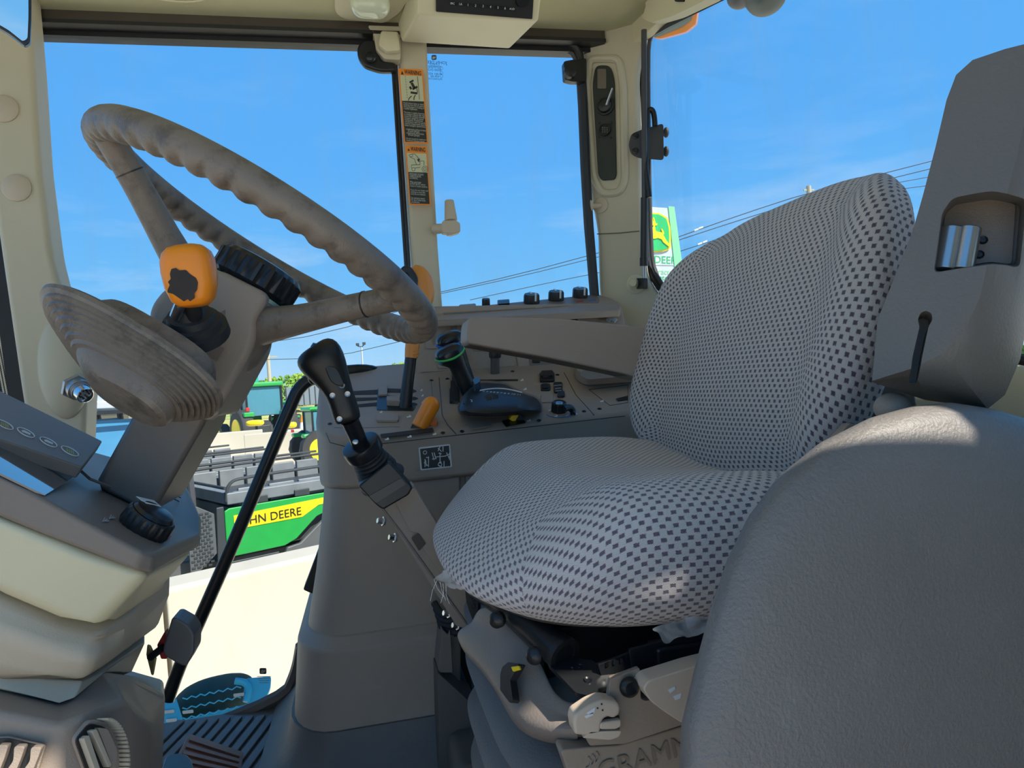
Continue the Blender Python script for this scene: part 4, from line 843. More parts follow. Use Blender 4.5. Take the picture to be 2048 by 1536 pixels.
# range levers with green and blue rings
def rlever(base, neck, head, Yb, Yn, Yh, ringmat, nm, lb):
    t = T(nm, lb, 'lever', at(base[0], base[1], Yb))
    b_, n_, h_ = at(*base, Yb), at(*neck, Yn), at(*head, Yh)
    stack([b_, b_*.5+n_*.5, n_], [(.010, .009), (.013, .011), (.016, .014)], BLACK, 'shaft', t)
    stack([n_, n_*.95+h_*.05, n_*.6+h_*.4, n_*.3+h_*.7, n_*.10+h_*.9-V((.004, 0, 0)), h_-V((.006, 0, 0))], [(.0175, .015), (.0175, .015), (.0165, .0145), (.0175, .015), (.0235, .019), (.0285, .022)], BLACK, 'grip', t)
    ax_ = (h_-n_).normalized(); sd_ = ax_.cross(V((0, -1, 0))).normalized(); fr_ = sd_.cross(ax_); c_ = h_-V((.006, 0, 0))
    M().tube([c_+sd_*(.029*math.cos(a))+fr_*(.0225*math.sin(a))+ax_*(.0025*math.cos(a*2)) for a in [2*math.pi*k/30 for k in range(30)]], .0022, 8, closed=True).build('colour_ring', ringmat, t)
    m = M(); rr_ = []
    for z, s_ in ((0, 1), (.006, 1.0), (.012, .93), (.017, .75), (.0195, .45), (.020, .15)): rr_.append([c_+ax_*z+sd_*(.0282*s_*cx)+fr_*(.022*s_*cy) for cx, cy in [sq(2*math.pi*j/30, 2.4) for j in range(30)]])
    m.loft(rr_).build('cap', BLACKG, t, ang=70)
rlever((944, 776), (932, 762), (907, 683), 1.42, 1.41, 1.38, mat('ring_blue', (.02, .12, .65), .4), 'blue_ring_lever', 'curved black lever with a blue ring under its cap, rear of the pair')
rlever((940, 800), (930, 765), (907, 710), 1.35, 1.345, 1.33, mat('ring_green', (.05, .50, .12), .4), 'green_ring_lever', 'curved black lever with a green ring under its cap, front of the pair')
for k, (x, y, w_, h_) in enumerate(((911, 758, 14, 22), (909, 775, 16, 20), (909, 795, 20, 26))): M().pix(CT, rect(x, y, w_, h_, 2), .004+.001*k, 0).build('gate_bellows', BLACK, CN, bevel=.001)
# brown lever with black sleeve further back
bl_ = T('brown_flat_lever', 'flat brown lever with black collar below the armrest', 'lever', cp_(990, 761))
stack([at(990, 762, 1.46), at(990, 714, 1.46)], [(.0095, .005), (.0095, .005)], mat('lever_brown', (.06, .05, .042), .5), 'shaft', bl_)
stack([at(990, 716, 1.46), at(990, 712, 1.46), at(992, 660, 1.455)], [(.0115, .008), (.013, .009), (.013, .009)], BLACK, 'sleeve', bl_)
# transmission controller pod
tp = T('transmission_pod', 'glossy black transmission control pod with speed scale and thumb selector', 'control pod', cp_(995, 810))
o1 = [(916, 815), (925, 792), (944, 768), (968, 765), (1010, 768), (1040, 785), (1072, 795), (1083, 808), (1083, 824), (1040, 830), (980, 834), (935, 832), (918, 826)]
o1 = rnd(o1, 10); cx_, cy_ = 1000, 805
m = M(); rr_ = []
for h, s_ in ((0, 1.0), (.010, 1.0), (.024, .96), (.036, .88), (.044, .76), (.047, .55)):
    rr_.append([cp_(cx_+(x-cx_)*s_-(8 if s_ < .9 else 0), cy_+(y-cy_)*s_+0, h) for x, y in o1])
m.loft(rr_).build('pod_body', mat('satin_black_pod', (.012, .014, .018), .42, spec=.35), tp, ang=50)
m = M(); m.prism([cp_(cx_+(x-cx_)*1.03, cy_+(y-cy_)*1.05) for x, y in o1], CT.n*.003); m.build('pod_base', TAUPE2, tp, bevel=.001)
PT = YY(1.325)
arc = [at(948+6*k, 806-22*math.sin(.35+k*.11), 1.345) for k in range(23)]
M().pix(CT, rnd([(925, 808), (950, 785), (960, 786), (936, 812)], 3), .002, .042).build('selector_slot', BLACK, tp)
M().tube([cp_(960+i*5.6, 781-5.5*math.sin(i*.22)+i*.2, .0475) for i in range(16)], .0011, 6).build('white_scale_line', WHITE, tp)
text('speed_scale', '1 2 3 4 5 6 7 8 9 10 11', cp_(1000, 786, .0478), cp_(1040, 792)-cp_(960, 784), CT.n.cross(cp_(1040, 792)-cp_(960, 784))*1.0, .0085, WHITE, tp)
M().pix(CT, rnd([(945, 775), (957, 768), (962, 778), (950, 786)], 3), .016, .043).build('thumb_selector', mat('selector_dark_grey', (.035, .05, .07), .25), tp, bevel=.002, seg=3)
PS_ = pl3(at(950, 815, 1.255), at(1010, 810, 1.262), at(980, 785, 1.295)); PS_ = Pl(PS_.o+PS_.n*.036, PS_.n)
M().pix(PS_, rnd([(967, 793), (990, 788), (998, 800), (996, 818), (978, 824), (966, 806)], 6), .004, 0).build('button_pad', BLACK, tp, bevel=.001)
for x, y in ((978, 801), (991, 798), (979, 815), (992, 812)): M().pix(PS_, rect(x, y, 11, 11, 2), .003, .004).build('pad_button', BLACKG, tp, bevel=.001)
for x, y, s_ in ((960, 812, 'F'), (964, 824, 'N'), (943, 802, '2')): text('pod_mark', s_, PS_(x, y, .003), PS_(1010, 810)-PS_(960, 815), PS_(980, 785)-PS_(980, 815), .010, WHITE, tp)
# yellow-capped rocker
yl = T('yellow_rocker_switch', 'yellow capped rocker switch in a black well beside the transmission pod', 'switch', cp_(1030, 845))
M().pix(CT, rnd([(1003, 843), (1018, 839), (1050, 842), (1052, 846), (1012, 854)], 2), .001, 0).build('well', BLACK, yl)
m = M(); f_ = [at(x, y, 1.222) for x, y in ((1020, 850), (1050, 846), (1045, 832), (1036, 822), (1030, 822))]; m.prism(f_, V((0, .018, 0))); m.build('rocker', BLACKG, yl, bevel=.001)
m = M(); m.prism([at(x, y, 1.2205) for x, y in ((1019, 838), (1029, 846), (1040, 826), (1033, 818))], V((0, .019, .0))); m.build('yellow_cap', YELLOW, yl, bevel=.001)
# switches at the rear of the console
def sw_(x, y, w_, h_, hh, mt, name, r=3): return M().pix(CT, rect(x, y, w_, h_, r, -.04), hh, 0).build(name, mt, CN, bevel=.0015)
sw_(1094, 757, 30, 17, .006, BLACK, 'flap_base'); sw_(1094, 755, 24, 10, .011, BLACKG, 'socket_flap')
sw_(1091, 776, 20, 13, .003, BLACK, 'switch_frame'); sw_(1091, 776, 13, 9, .006, BLACKG, 'rocker_switch')
sw_(1116, 777, 18, 20, .004, BLACK, 'auto_switch'); sw_(1094, 798, 24, 16, .002, TAUPE, 'blank_cover'); sw_(1122, 791, 15, 10, .005, BLACK, 'symbol_switch')
cr_, cu_ = (cp_(1130, 772)-cp_(1100, 775)), (cp_(1110, 760)-cp_(1118, 785))
text('switch_lettering', 'AUTO', cp_(1115, 771, .0045), cr_, cu_, .0062, WHITE, CN); text('switch_lettering', '4WD', cp_(1116, 777, .0045), cr_, cu_, .0055, WHITE, CN); text('switch_lettering', 'STOP', cp_(1117, 782, .0045), cr_, cu_, .005, WHITE, CN)
rk = T('ribbed_dial', 'black ribbed dial with a hooked side grip at the rear of the console', 'dial', cp_(1118, 815))
M().rev(cp_(1118, 822), CT.n, [(0, .0150), (.013, .0140), (.016, .0135), (.018, .012), (.015, .009), (.015, 0)], 48, mod=lambda k, j: 1 if k > 1 or j % 4 < 2 else .95).build('dial_body', BLACK, rk, ang=30)
M().rev(cp_(1118, 822), CT.n, [(.0155, .0075), (.017, .0065), (.017, 0)], 20).build('dial_cap', STEEL, rk)
M().tube([cp_(1128, 818, .016), cp_(1140, 814, .014), cp_(1146, 822, .006), cp_(1146, 828, .003)], [.005, .0065, .006, .005], 10, sm=2).build('hook_grip', BLACK, rk)
M().tube([cp_(1118+26*math.cos(a), 826+9*math.sin(a), .0006) for a in [.2+k*.2 for k in range(14)]], .0009, 5).build('blue_scale', mat('scale_blue', (.05, .2, .45), .5), rk)
# oddments tray behind
tr_ = M(); tr_.prism([cp_(x, y) for x, y in rnd([(1148, 760), (1152, 735), (1290, 720), (1290, 765), (1170, 773)], 10)], CT.n*.028); tr_.build('storage_tray', TAUPE, CN, bevel=.006, seg=3)
M().pix(CT, rnd([(1160, 752), (1164, 742), (1288, 730), (1288, 750), (1175, 760)], 8), .001, .0285).build('tray_well', TAUPE2, CN)
M().tube([cp_(x, y, .0004) for x, y in ((1178, 779), (1220, 811), (1256, 805), (1256, 770), (1178, 779))], .0005, 5).build('lid_seam', BLACK, CN)
M().pix(CT, [(1232, 798), (1256, 792), (1256, 800), (1236, 803)], .001, .0003).build('finger_slot', BLACK, CN)
# upright panel of the console with its shelf
UP_ = Pl(at(880, 742, 1.50), V((0, -1, .12)))
uc = T('upright_console', 'taupe upright panel at the rear side window with climate knobs on its shelf', 'console', at(1050, 700, 1.5))
M().pix(UP_, rnd([(829, 752), (826, 640), (868, 612), (1236, 605), (1246, 630), (1300, 720), (1300, 800), (1080, 760), (834, 760)], 6), -.05).build('upright_body', TAUPE, uc, bevel=.004)
M().pix(UP_, rnd([(833, 750), (832, 690), (868, 634), (1036, 628), (1036, 735), (842, 745)], 4), .003, 0).build('front_panel', TAUPE, uc, bevel=.0015)
M().pix(UP_, [(866, 632), (1038, 622), (1038, 631), (868, 640)], .002, .003).build('shadow_gap', BLACK, uc)
for x, y, w_, h_ in ((882, 672, 38, 40), (930, 670, 34, 44), (862, 680, 24, 36), (962, 668, 22, 44), (960, 694, 30, 16), (905, 722, 60, 30)):
    M().pix(UP_, rect(x, y, w_, h_, 5), .003, .003).build('blank_plate', TAUPE, uc, bevel=.001)
M().pix(UP_, rect(892, 719, 28, 20, 4), .004, .006).build('switch_cover', TAUPE2, uc, bevel=.001)
M().pix(UP_, rnd([(1036, 740), (1030, 712), (1030, 626), (1060, 622), (1240, 612), (1262, 720), (1262, 735), (1100, 740)], 6), .010, 0).build('side_box', TAUPE, uc, bevel=.004)
M().pix(UP_, rnd([(1052, 634), (1060, 630), (1196, 622), (1200, 660), (1054, 664)], 4), .003, .010).build('switch_bank', TAUPE, uc, bevel=.001)
for x in (1103, 1126, 1148): M().pix(UP_, rect(x, 640-(x-1103)*.05, 14, 20, 2), .004, .013).build('switch', BLACK, uc, bevel=.001)
M().pix(UP_, rnd([(1057, 712), (1200, 712), (1200, 728), (1060, 732)], 4), .002, .010).build('lower_bank', TAUPE2, uc, bevel=.001)
M().pix(UP_, rect(1072, 719, 16, 14, 2), .003, .012).build('switch', BLACK, uc, bevel=.001)
M().tube([UP_(1216, 640, .014), UP_(1222, 634, .03), UP_(1232, 642, .034)], .006, 8).build('turn_catch', GREYP, uc)
M().rev(UP_(1226, 634, .010), UP_.n, [(0, .011), (.012, .010), (.012, 0)], 14).build('catch_base', TAUPE, uc)
# shelf top: sloping plane
SHa, SHb, SHc = UP_(868, 634, .022), UP_(1236, 612, .022), UP_(1200, 592, -.07)
SH = pl3(SHa, SHb, SHc)
M().pix(SH, rnd([(866, 640), (862, 630), (890, 618), (1195, 588), (1222, 596), (1240, 606), (1242, 620)], 6), -.016).build('shelf', TAUPE, uc, bevel=.005, seg=3)
M().pix(SH, rnd([(886, 622), (1190, 590), (1200, 600), (1196, 608), (886, 630)], 4), .0012).build('shelf_inlay', TAUPE2, uc)
def knob(x, y, r, h, lb, ptr=True, rib=60):
    o = SH(x, y, .001); t = T('climate_knob', lb, 'knob', o, 'knobs on the upright console shelf')
    M().rev(o, SH.n, [(0, r), (h*.85, r*.97), (h, r*.88), (h, 0)], rib, mod=lambda k, j: 1 if k > 1 or j % 4 < 2 else .95).build('knob_body', BLACK, t, ang=30)
    if ptr:
        rx_ = V((1, 0, 0)); fy = SH.n.cross(rx_); m = M(); m.prism([o+SH.n*(h+.0004)+rx_*a+fy*b for a, b in ((-.002, 0), (.002, 0), (.002, r), (-.002, r))], SH.n*.0008); m.prism([o+rx_*a-V((0, r*1.0, 0))+SH.n*b for a, b in ((.003, .001), (.007, .001), (.007, h), (.003, h))], V((0, -.001, 0))); m.build('pointer', WHITE, t)
    return t
knob(1063, 606, .0185, .021, 'black ribbed knob with white pointer, leftmost of the three large shelf knobs')
knob(1112, 600, .0185, .021, 'black ribbed knob with white pointer, middle of the three large shelf knobs')
knob(1160, 594, .0185, .021, 'black ribbed knob with a small pale top mark, rightmost on the shelf')
knob(972, 611, .0095, .016, 'small plain black knob on the left part of the console shelf', False, 24)
M().pix(SH, rect(1007, 609, 24, 8, 2, -.08), .007).build('shelf_switch', BLACK, uc, bevel=.001); M().pix(SH, rect(935, 614, 34, 7, 3, -.08), .003).build('round_blank', TAUPE, uc, bevel=.001)
for x, y, c_ in ((1160, 603, RED), (1185, 600, mat('scale_blue2', (.05, .15, .5), .5)), (1078, 614, GREYP)): M().pix(SH, rect(x, y, 14, 2, 0, -.08), .0006, .0013).build('printed_scale', c_, uc)
# hydraulic decal on the console side
DP = Pl(at(870, 915, 1.2145), V((0, -1, 0)))
dc = T('hydraulic_decal', 'black and white function decal with tractor symbols on the console side', 'decal', DP(870, 915))
M().pix(DP, rnd([(837, 895), (900, 888), (904, 934), (841, 941)], 3), .0006).build('decal_border', WHITE, dc)
M().pix(DP, [(840, 898), (898, 891), (901, 932), (844, 938)], .0004, .0006).build('decal_field', DECALB, dc)
m = M()
def stroke(a, b, w_=1.6): 
    a, b = V(a), V(b); d_ = (b-a).normalized(); n_ = V((-d_.y, d_.x))*w_/2; m.pix(DP, [a+n_, b+n_, b-n_, a-n_], .0004, .001)
for a, b in (((880, 905), (880, 927)), ((871, 914), (892, 912)), ((877, 906), (883, 908)), ((877, 926), (883, 924)), ((857, 913), (857, 934)), ((852, 915), (858, 915)), ((864, 905), (868, 920)), ((868, 905), (872, 918)), ((864, 918), (873, 917)), ((886, 893), (886, 903)), ((876, 896), (883, 903)), ((880, 893), (876, 902)), ((893, 905), (899, 918)), ((890, 912), (899, 908)), ((899, 905), (899, 920)), ((876, 930), (884, 934)), ((888, 922), (888, 935)), ((851, 920), (853, 932)), ((848, 925), (858, 933)), ((850, 918), (850, 934))): stroke(a, b)
for c_ in ((850, 905, 3.4), (880, 929, 3.6)):
    m.tube([DP(c_[0]+c_[2]*math.cos(2*math.pi*k/14), c_[1]+c_[2]*math.sin(2*math.pi*k/14), .0012) for k in range(14)], .0006, 5, closed=True)
m.build('decal_symbols', WHITE, dc, kind='stuff')
# ---------------------------------------------------------------- loader joystick on its bracket arm
js = T('loader_joystick', 'black loader joystick with studded grip, rubber bellows and taupe bracket arm', 'joystick', at(860, 1150, 1.05))
jY = 1.02
YJ = YY(jY)
M().pix(YY(jY), rnd([(766, 1018), (828, 970), (900, 1085), (966, 1195), (950, 1262), (914, 1254)], 5), -.055).build('bracket_arm', TAUPE, js, bevel=.004)
M().pix(YY(jY-.001), rnd([(790, 1004), (828, 974), (898, 1086), (958, 1190), (936, 1226), (846, 1098), (838, 1066), (820, 1062)], 3), .003).build('arm_cover', TAUPE, js, bevel=.0015)
M().pix(YY(jY-.005), rnd([(822, 1076), (838, 1067), (852, 1087), (838, 1102)], 3), .001).build('cable_hole', BLACK, js)
M().tube([YY(jY-.001)(x, y) for x, y in ((766, 1018), (800, 1062), (935, 1250))], .0015, 6).build('arm_edge', TAUPE2, js)
for x, y in ((764, 1043), (787, 1076), (895, 1227), (913, 1251)): M().rev(at(x+6, y, jY+.02), V((-1, -.3, .3)), [(0, .0075), (.004, .0075), (.004, .005), (.012, .0045), (.012, 0)], 6).build('bolt', CHROME, js, bevel=.0006)
M().pix(YY(.960), rnd([(716, 972), (778, 922), (826, 974), (818, 990), (766, 1020), (752, 1010)], 6), -.075).build('control_box', BLACK, js, bevel=.006, seg=3)
M().pix(YY(.9598), rnd([(738, 992), (802, 956), (812, 968), (752, 1006)], 3), .0015).build('box_band', mat('band_dark_grey', (.04, .042, .045), .35), js)
bx0, bx1 = at(757, 946, 1.005), at(722, 892, .985)
bxd = (bx1-bx0).normalized(); bl2 = (bx1-bx0).length
prf = []
for k in range(6): z = bl2*(.02+k*.115); r = .0295-k*.0014; prf += [(z, r*.86), (z+bl2*.03, r), (z+bl2*.07, r), (z+bl2*.10, r*.86)]
M().rev(bx0, bxd, [(-.012, .034)]+prf, 28).build('rubber_bellows', RUBBER, js, ang=70)
M().rev(bx0+bxd*bl2*.70, bxd, [(0, .023), (.002, .0265), (.014, .0275), (.019, .0265), (.020, .021), (.020, 0)], 32).build('bellows_cap', BLACKG, js, bevel=.001)
sY = .955
stack([at(722, 896, .984), at(712, 868, .970), at(698, 838, sY)], [(.0115, .011), (.0115, .011), (.012, .012)], BLACKG, 'shaft', js)
M().rev(at(711, 884, .95), (0, -1, .1), [(0, .004), (.002, .003), (.0025, 0)], 12).build('shaft_screw', STEEL, js)
gp = [at(697, 846, sY), at(694, 834, sY), at(684, 800, sY), at(672, 770, sY), at(655, 738, sY), at(640, 715, sY), at(630, 700, sY), at(624, 692, sY)]
stack(gp, [(.0165, .015), (.0185, .017), (.0175, .017), (.0195, .018), (.0275, .023), (.0315, .026), (.0285, .023), (.019, .016)], BLACK, 'grip', js, e=2.7, sub=1)
M().pix(YY(sY-.0195), rnd([(646, 728), (674, 735), (690, 770), (676, 772), (662, 764)], 8), .0035).build('thumb_panel', BLACKG, js, bevel=.0015)
for x, y in ((606, 733), (618, 752)): M().ell(at(x+6, y, sY), .006, .007, .011).build('trigger_button', BLACKG, js)
for k, (x, y) in enumerate(((684, 771), (665, 791), (695, 788), (679, 838))): M().rev(at(x, y, sY-.0165), (0, -1, 0), [(0, .0038), (.0015, .0036), (.0012, .0022), (.0005, .002), (.0005, 0)], 16).build('screw', STEEL, js)
M().rev(at(640, 700, sY-.006), V((.45, -.15, 1)), [(0, .013), (.006, .0115), (.0075, 0)], 20).build('top_button', BLACKG, js)
# hole with hoses beneath the arm
hs = M().bb((.118, 1.19, .22), (.20, 1.21, .345)).build('hose_opening', BLACK, CN, bevel=.004)
for k in range(4): M().tube([at(868+k*4, 1205+k*12, 1.17), at(885, 1235+k*8, 1.15), at(930, 1225+k*14, 1.12)], .006, 8, sm=2).build('hose', RUBBER, CN)
M().pix(YY(1.13), rnd([(876, 1340), (884, 1258), (896, 1270), (900, 1260), (905, 1345), (880, 1345)], 2), -.06).build('side_bracket', TAUPE2, CN, bevel=.002)
M().pix(YY(1.12), rnd([(875, 1345), (958, 1420), (962, 1560), (880, 1560)], 5), -.1).build('plinth_cover', FLOORM, fl, bevel=.008)
# black wedge at the pedestal's left side
M().pix(YY(1.45), [(640, 1090), (640, 1160), (628, 1190), (606, 1180), (612, 1165)], -.05).build('door_latch_cover', BLACK, CN, bevel=.003)
# ================================================================= operator seat
def cushion(name, ctr, ax, half, mt, par, n_=3.2, m_=2.4, res=22, dfm=None, uvs=1.0, **kw):
    X, Y_, Z_ = ax; hx, hy, hz_ = half; me = bpy.data.meshes.new(name); vd = {}; vl = []; fl_ = []; uvl = []; uvk = []
    def vid(a, b, c):
        k = (round(a, 4), round(b, 4), round(c, 4))
        if k not in vd:
            r = (abs(a)**n_+abs(b)**n_)**(1/n_) if (a or b) else 0; s_ = (r**m_+abs(c)**m_)**(1/m_); p = [a/s_, b/s_, c/s_]
            if dfm: p = dfm(*p)
            vd[k] = len(vl); vl.append(ctr+X*(p[0]*hx)+Y_*(p[1]*hy)+Z_*(p[2]*hz_)-wloc(par))
        return vd[k]
    g = [math.tan(math.radians(-45+90*i/res)) for i in range(res+1)]
    for f in 'abc':
        for s_ in (-1, 1):
            mk = {'c': lambda u, v_: (u, v_, s_), 'a': lambda u, v_: (s_, u, v_), 'b': lambda u, v_: (u, s_, v_)}[f]
            for i in range(res):
                for j in range(res):
                    q = [mk(g[i], g[j]), mk(g[i+1], g[j]), mk(g[i+1], g[j+1]), mk(g[i], g[j+1])]
                    fl_.append([vid(*p) for p in q]); uvk += [(f, s_, i, j), (f, s_, i+1, j), (f, s_, i+1, j+1), (f, s_, i, j+1)]
    def pos(a, b, c): return vl[vid(a, b, c)]
    h_ = res//2
    def acc(fn, k):
        t = 0; st_ = 1 if k > h_ else -1
        for q in range(h_, k, st_): t += (fn(q+st_)-fn(q)).length*st_
        return t
    U = [[acc(lambda q: pos(g[q], g[j], 1), i) for j in range(res+1)] for i in range(res+1)]; W = [[acc(lambda q: pos(g[i], g[q], 1), j) for j in range(res+1)] for i in range(res+1)]
    sd = {}
    for s_ in (-1, 1):
        e = res if s_ > 0 else 0
        for k in range(res+1):
            t1 = t2 = 0; sd['a', s_, k, res] = (U[e][k], W[e][k]); sd['b', s_, k, res] = (U[k][e], W[k][e])
            for q in range(res-1, -1, -1):
                t1 += (pos(s_, g[k], g[q])-pos(s_, g[k], g[q+1])).length; t2 += (pos(g[k], s_, g[q])-pos(g[k], s_, g[q+1])).length
                sd['a', s_, k, q] = (U[e][k]+s_*t1, W[e][k]); sd['b', s_, k, q] = (U[k][e], W[k][e]+s_*t2)
    for f, s_, i, j in uvk: uvl.append((U[i][j], W[i][j]) if f == 'c' else sd[f, s_, i, j])
    me.from_pydata(vl, [], fl_); lay = me.uv_layers.new(name='UVMap')
    for k, u in enumerate(uvl): lay.data[k].uv = (u[0]*uvs+5, u[1]*uvs+5)
    bm = bmesh.new(); bm.from_mesh(me); bmesh.ops.recalc_face_normals(bm, faces=bm.faces); bm.to_mesh(me); bm.free()
    me.materials.append(mt); me.polygons.foreach_set('use_smooth', [True]*len(me.polygons))
    o = bpy.data.objects.new(name, me); C.objects.link(o); o.parent = par
    for k, v_ in kw.items(): o[k] = v_
    return o
def ss_(a, b, x): t = max(0, min(1, (x-a)/(b-a))); return t*t*(3-2*t)
seat = T('operator_seat', 'operator seat in grey woven fabric with dark dots, armrest and suspension base', 'seat', V((.30, .82, .12)))
tx = V((1, 0, -.02)).normalized(); ty = V((0, 1, .02)).normalized(); tz = tx.cross(ty)
def dseat(a, b, c):
    z = c
    k_ = ss_(-.7, .5, c)
    z += k_*(.42*ss_(.45, .95, abs(b))*(1-.5*ss_(.3, .9, -a)) + .25*ss_(.5, 1, a) - .25*(1-ss_(.0, .7, abs(b)))*ss_(-.9, .2, a) - .45*ss_(.35, 1, -a))
    w_ = 1-.10*ss_(.2, 1, -a)*0
    return (a*(1-.06*b*b), b*w_, z)
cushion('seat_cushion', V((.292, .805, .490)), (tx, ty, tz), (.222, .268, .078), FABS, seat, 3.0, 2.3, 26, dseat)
ub = V((.34, 0, .94)).normalized(); fb = V((-.94, 0, .34)).normalized(); sb_ = V((0, 1, 0))
def dback(a, b, c):   # a along width (Y), b up, c forward
    w_ = 1-.10*ss_(-.1, 1, b)*(1 if a > 0 else .45)-.05*ss_(.1, 1, -b)
    z = c
    if c > -.2: z += .75*ss_(.55, .95, abs(a))*(1-.3*ss_(.5, 1, b)) - .1*(1-a*a)
    else: z += .55*a*a
    return (a*w_, b*(1+.02*a), z)
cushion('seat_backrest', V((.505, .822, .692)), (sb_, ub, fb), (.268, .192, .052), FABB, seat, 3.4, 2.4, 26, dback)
# seat frame and pan
m = M()
for s_, z in ((1.0, .455), (1.02, .447), (.97, .436)): pass
m.loft([[V((.30+cx*.195*s_, .81+cy*.235*s_, z)) for cx, cy in [sq(2*math.pi*j/48, 3.2) for j in range(48)]] for s_, z in ((.96, .462), (1.0, .450), (.98, .440), (.90, .434))]); m.build('seat_pan', mat('pan_black_brown', (.045, .040, .034), .5), seat)
m = M(); m.bb((.150, .645, .372), (.46, 1.02, .428)); m.build('upper_frame', BMETAL, seat, bevel=.006)
fr1 = [at(958, 1172, .76), at(990, 1190, .72), at(1040, 1230, .68), at(1105, 1290, .625), at(1128, 1310, .61)]
pipe('frame_tube', fr1, .0155, BMETAL, seat, 1, 14)
M().rev(fr1[-1], fr1[-1]-fr1[-2], [(-.004, .0165), (.002, .0165), (.002, .011), (-.012, .010), (-.012, 0)], 20).build('tube_end', BLACK, seat)
FPc = pl3(at(940, 1170, .76), at(950, 1235, .76), at(965, 1180, .74))
M().pix(FPc, rnd([(934, 1160), (946, 1158), (960, 1175), (962, 1215), (952, 1240), (944, 1220), (938, 1200)], 4), .004).build('end_plate', BMETAL, seat, bevel=.0015)
for x, y, r in ((946, 1184, 2.5), (948, 1198, 4), (947, 1212, 4)): M().pix(FPc, [(x+r*math.cos(k*.5236), y+r*1.4*math.sin(k*.5236)) for k in range(12)], .0006, .004).build('plate_hole', BLACKG, seat)
GP = pl3(at(1110, 1330, .61), at(1180, 1380, .575), at(1260, 1330, .60))
M().pix(GP, rnd([(1096, 1335), (1135, 1322), (1186, 1328), (1196, 1340), (1240, 1350), (1290, 1340), (1280, 1372), (1215, 1390), (1180, 1400), (1150, 1392)], 5), .004, 0).build('gusset_plate', BMETAL, seat, bevel=.002)
for x, y, r in ((1159, 1333, 4.5), (1143, 1339, 4), (1176, 1361, 7)): M().rev(GP(x, y, .004), GP.n, [(0, r*.00055), (.0012, r*.0005), (.0004, r*.0003), (-.001, r*.0003)], 16).build('rivet_hole', BLACKG, seat)
M().pix(YY(.585), rnd([(1196, 1330), (1262, 1305), (1262, 1345), (1204, 1358)], 3), -.004).build('slotted_bracket', BMETAL, seat, bevel=.001)
for x in (1212, 1226, 1240, 1252): M().pix(YY(.5845), [(x, 1334-(x-1212)*.3), (x+5, 1332-(x-1212)*.3), (x+5, 1322-(x-1212)*.3), (x, 1324-(x-1212)*.3)], .0006).build('bracket_slot', CHROME if x == 1212 else BLACKG, seat)
M().pix(YY(.58), rnd([(1258, 1300), (1430, 1255), (1430, 1320), (1290, 1352), (1264, 1340)], 4), -.004).build('side_rail', BMETAL, seat, bevel=.0015)
m = M(); m.bb((.235, .575, .395), (.42, .60, .42)); m.build('lower_rail', BMETAL, seat, bevel=.003)
for k in range(12): M().rev(at(1288+k*9, 1378-k*2.5, .60), V((1, 0, .1)), [(0, .010), (.002, .012), (.004, .010)], 14).build('rubber_ring', RUBBER, seat)
# front skirt
rows = [[(958, 1212, .745), (985, 1212, .72), (1005, 1235, .70), (1030, 1262, .68), (1058, 1285, .66), (1082, 1322, .64), (1093, 1350, .625), (1110, 1388, .605), (1140, 1407, .592), (1170, 1402, .582)],
        [(945, 1240, .755), (970, 1243, .728), (992, 1266, .703), (1012, 1292, .68), (1036, 1312, .658), (1060, 1345, .638), (1080, 1378, .620), (1100, 1410, .602), (1130, 1430, .588), (1160, 1436, .578)],
        [(942, 1246, .757), (966, 1249, .730), (987, 1272, .705), (1007, 1298, .682), (1031, 1318, .660), (1055, 1351, .640), (1076, 1384, .620), (1096, 1415, .602), (1128, 1434, .588), (1160, 1440, .578)],
        [(914, 1258, .775), (932, 1292, .745), (962, 1318, .708), (988, 1350, .676), (1008, 1384, .650), (1022, 1410, .636), (1038, 1432, .616), (1070, 1450, .598), (1110, 1458, .580), (1158, 1458, .567)],
        [(914, 1278, .775), (932, 1312, .747), (960, 1336, .711), (984, 1368, .680), (1004, 1402, .654), (1018, 1428, .640), (1034, 1452, .620), (1066, 1472, .602), (1110, 1482, .584), (1158, 1482, .571)],
        [(930, 1282, .79), (945, 1316, .76), (970, 1340, .73), (994, 1372, .70), (1012, 1406, .68), (1026, 1432, .665), (1040, 1456, .645), (1070, 1476, .63), (1110, 1486, .61), (1158, 1486, .60)]]
m = M(); m.grid([[at(*q) for q in r_] for r_ in rows]); m.build('front_skirt', BEIGE2 if 'BEIGE2' in globals() else mat('skirt_taupe', (.21, .175, .15), .45, bump=.3), seat, sub=2, thick=.004, ang=80)
for x, y, Y_ in ((993, 1240, .675), (1068, 1312, .625)): M().rev(at(x, y, Y_), V((-.75, -1, .15)), [(-.004, .0085), (.001, .008), (.004, .005), (.005, 0)], 18).build('push_rivet', BLACK, seat)
SKP = pl3(at(1050, 1330, .645), at(1040, 1400, .636), at(1010, 1350, .668)); SKP = Pl(SKP.o+SKP.n*.014, SKP.n)
M().pix(SKP, rnd([(1030, 1326), (1052, 1330), (1046, 1342), (1034, 1362), (1040, 1404), (1034, 1408), (1014, 1382), (1014, 1350), (1018, 1336)], 3), .008, -.003).build('height_pull_strap', BLACK, seat, bevel=.0015)
M().pix(SKP, [(1026, 1334), (1042, 1332), (1044, 1340), (1030, 1344)], .003, .005).build('yellow_marker', YELLOW, seat, bevel=.001)
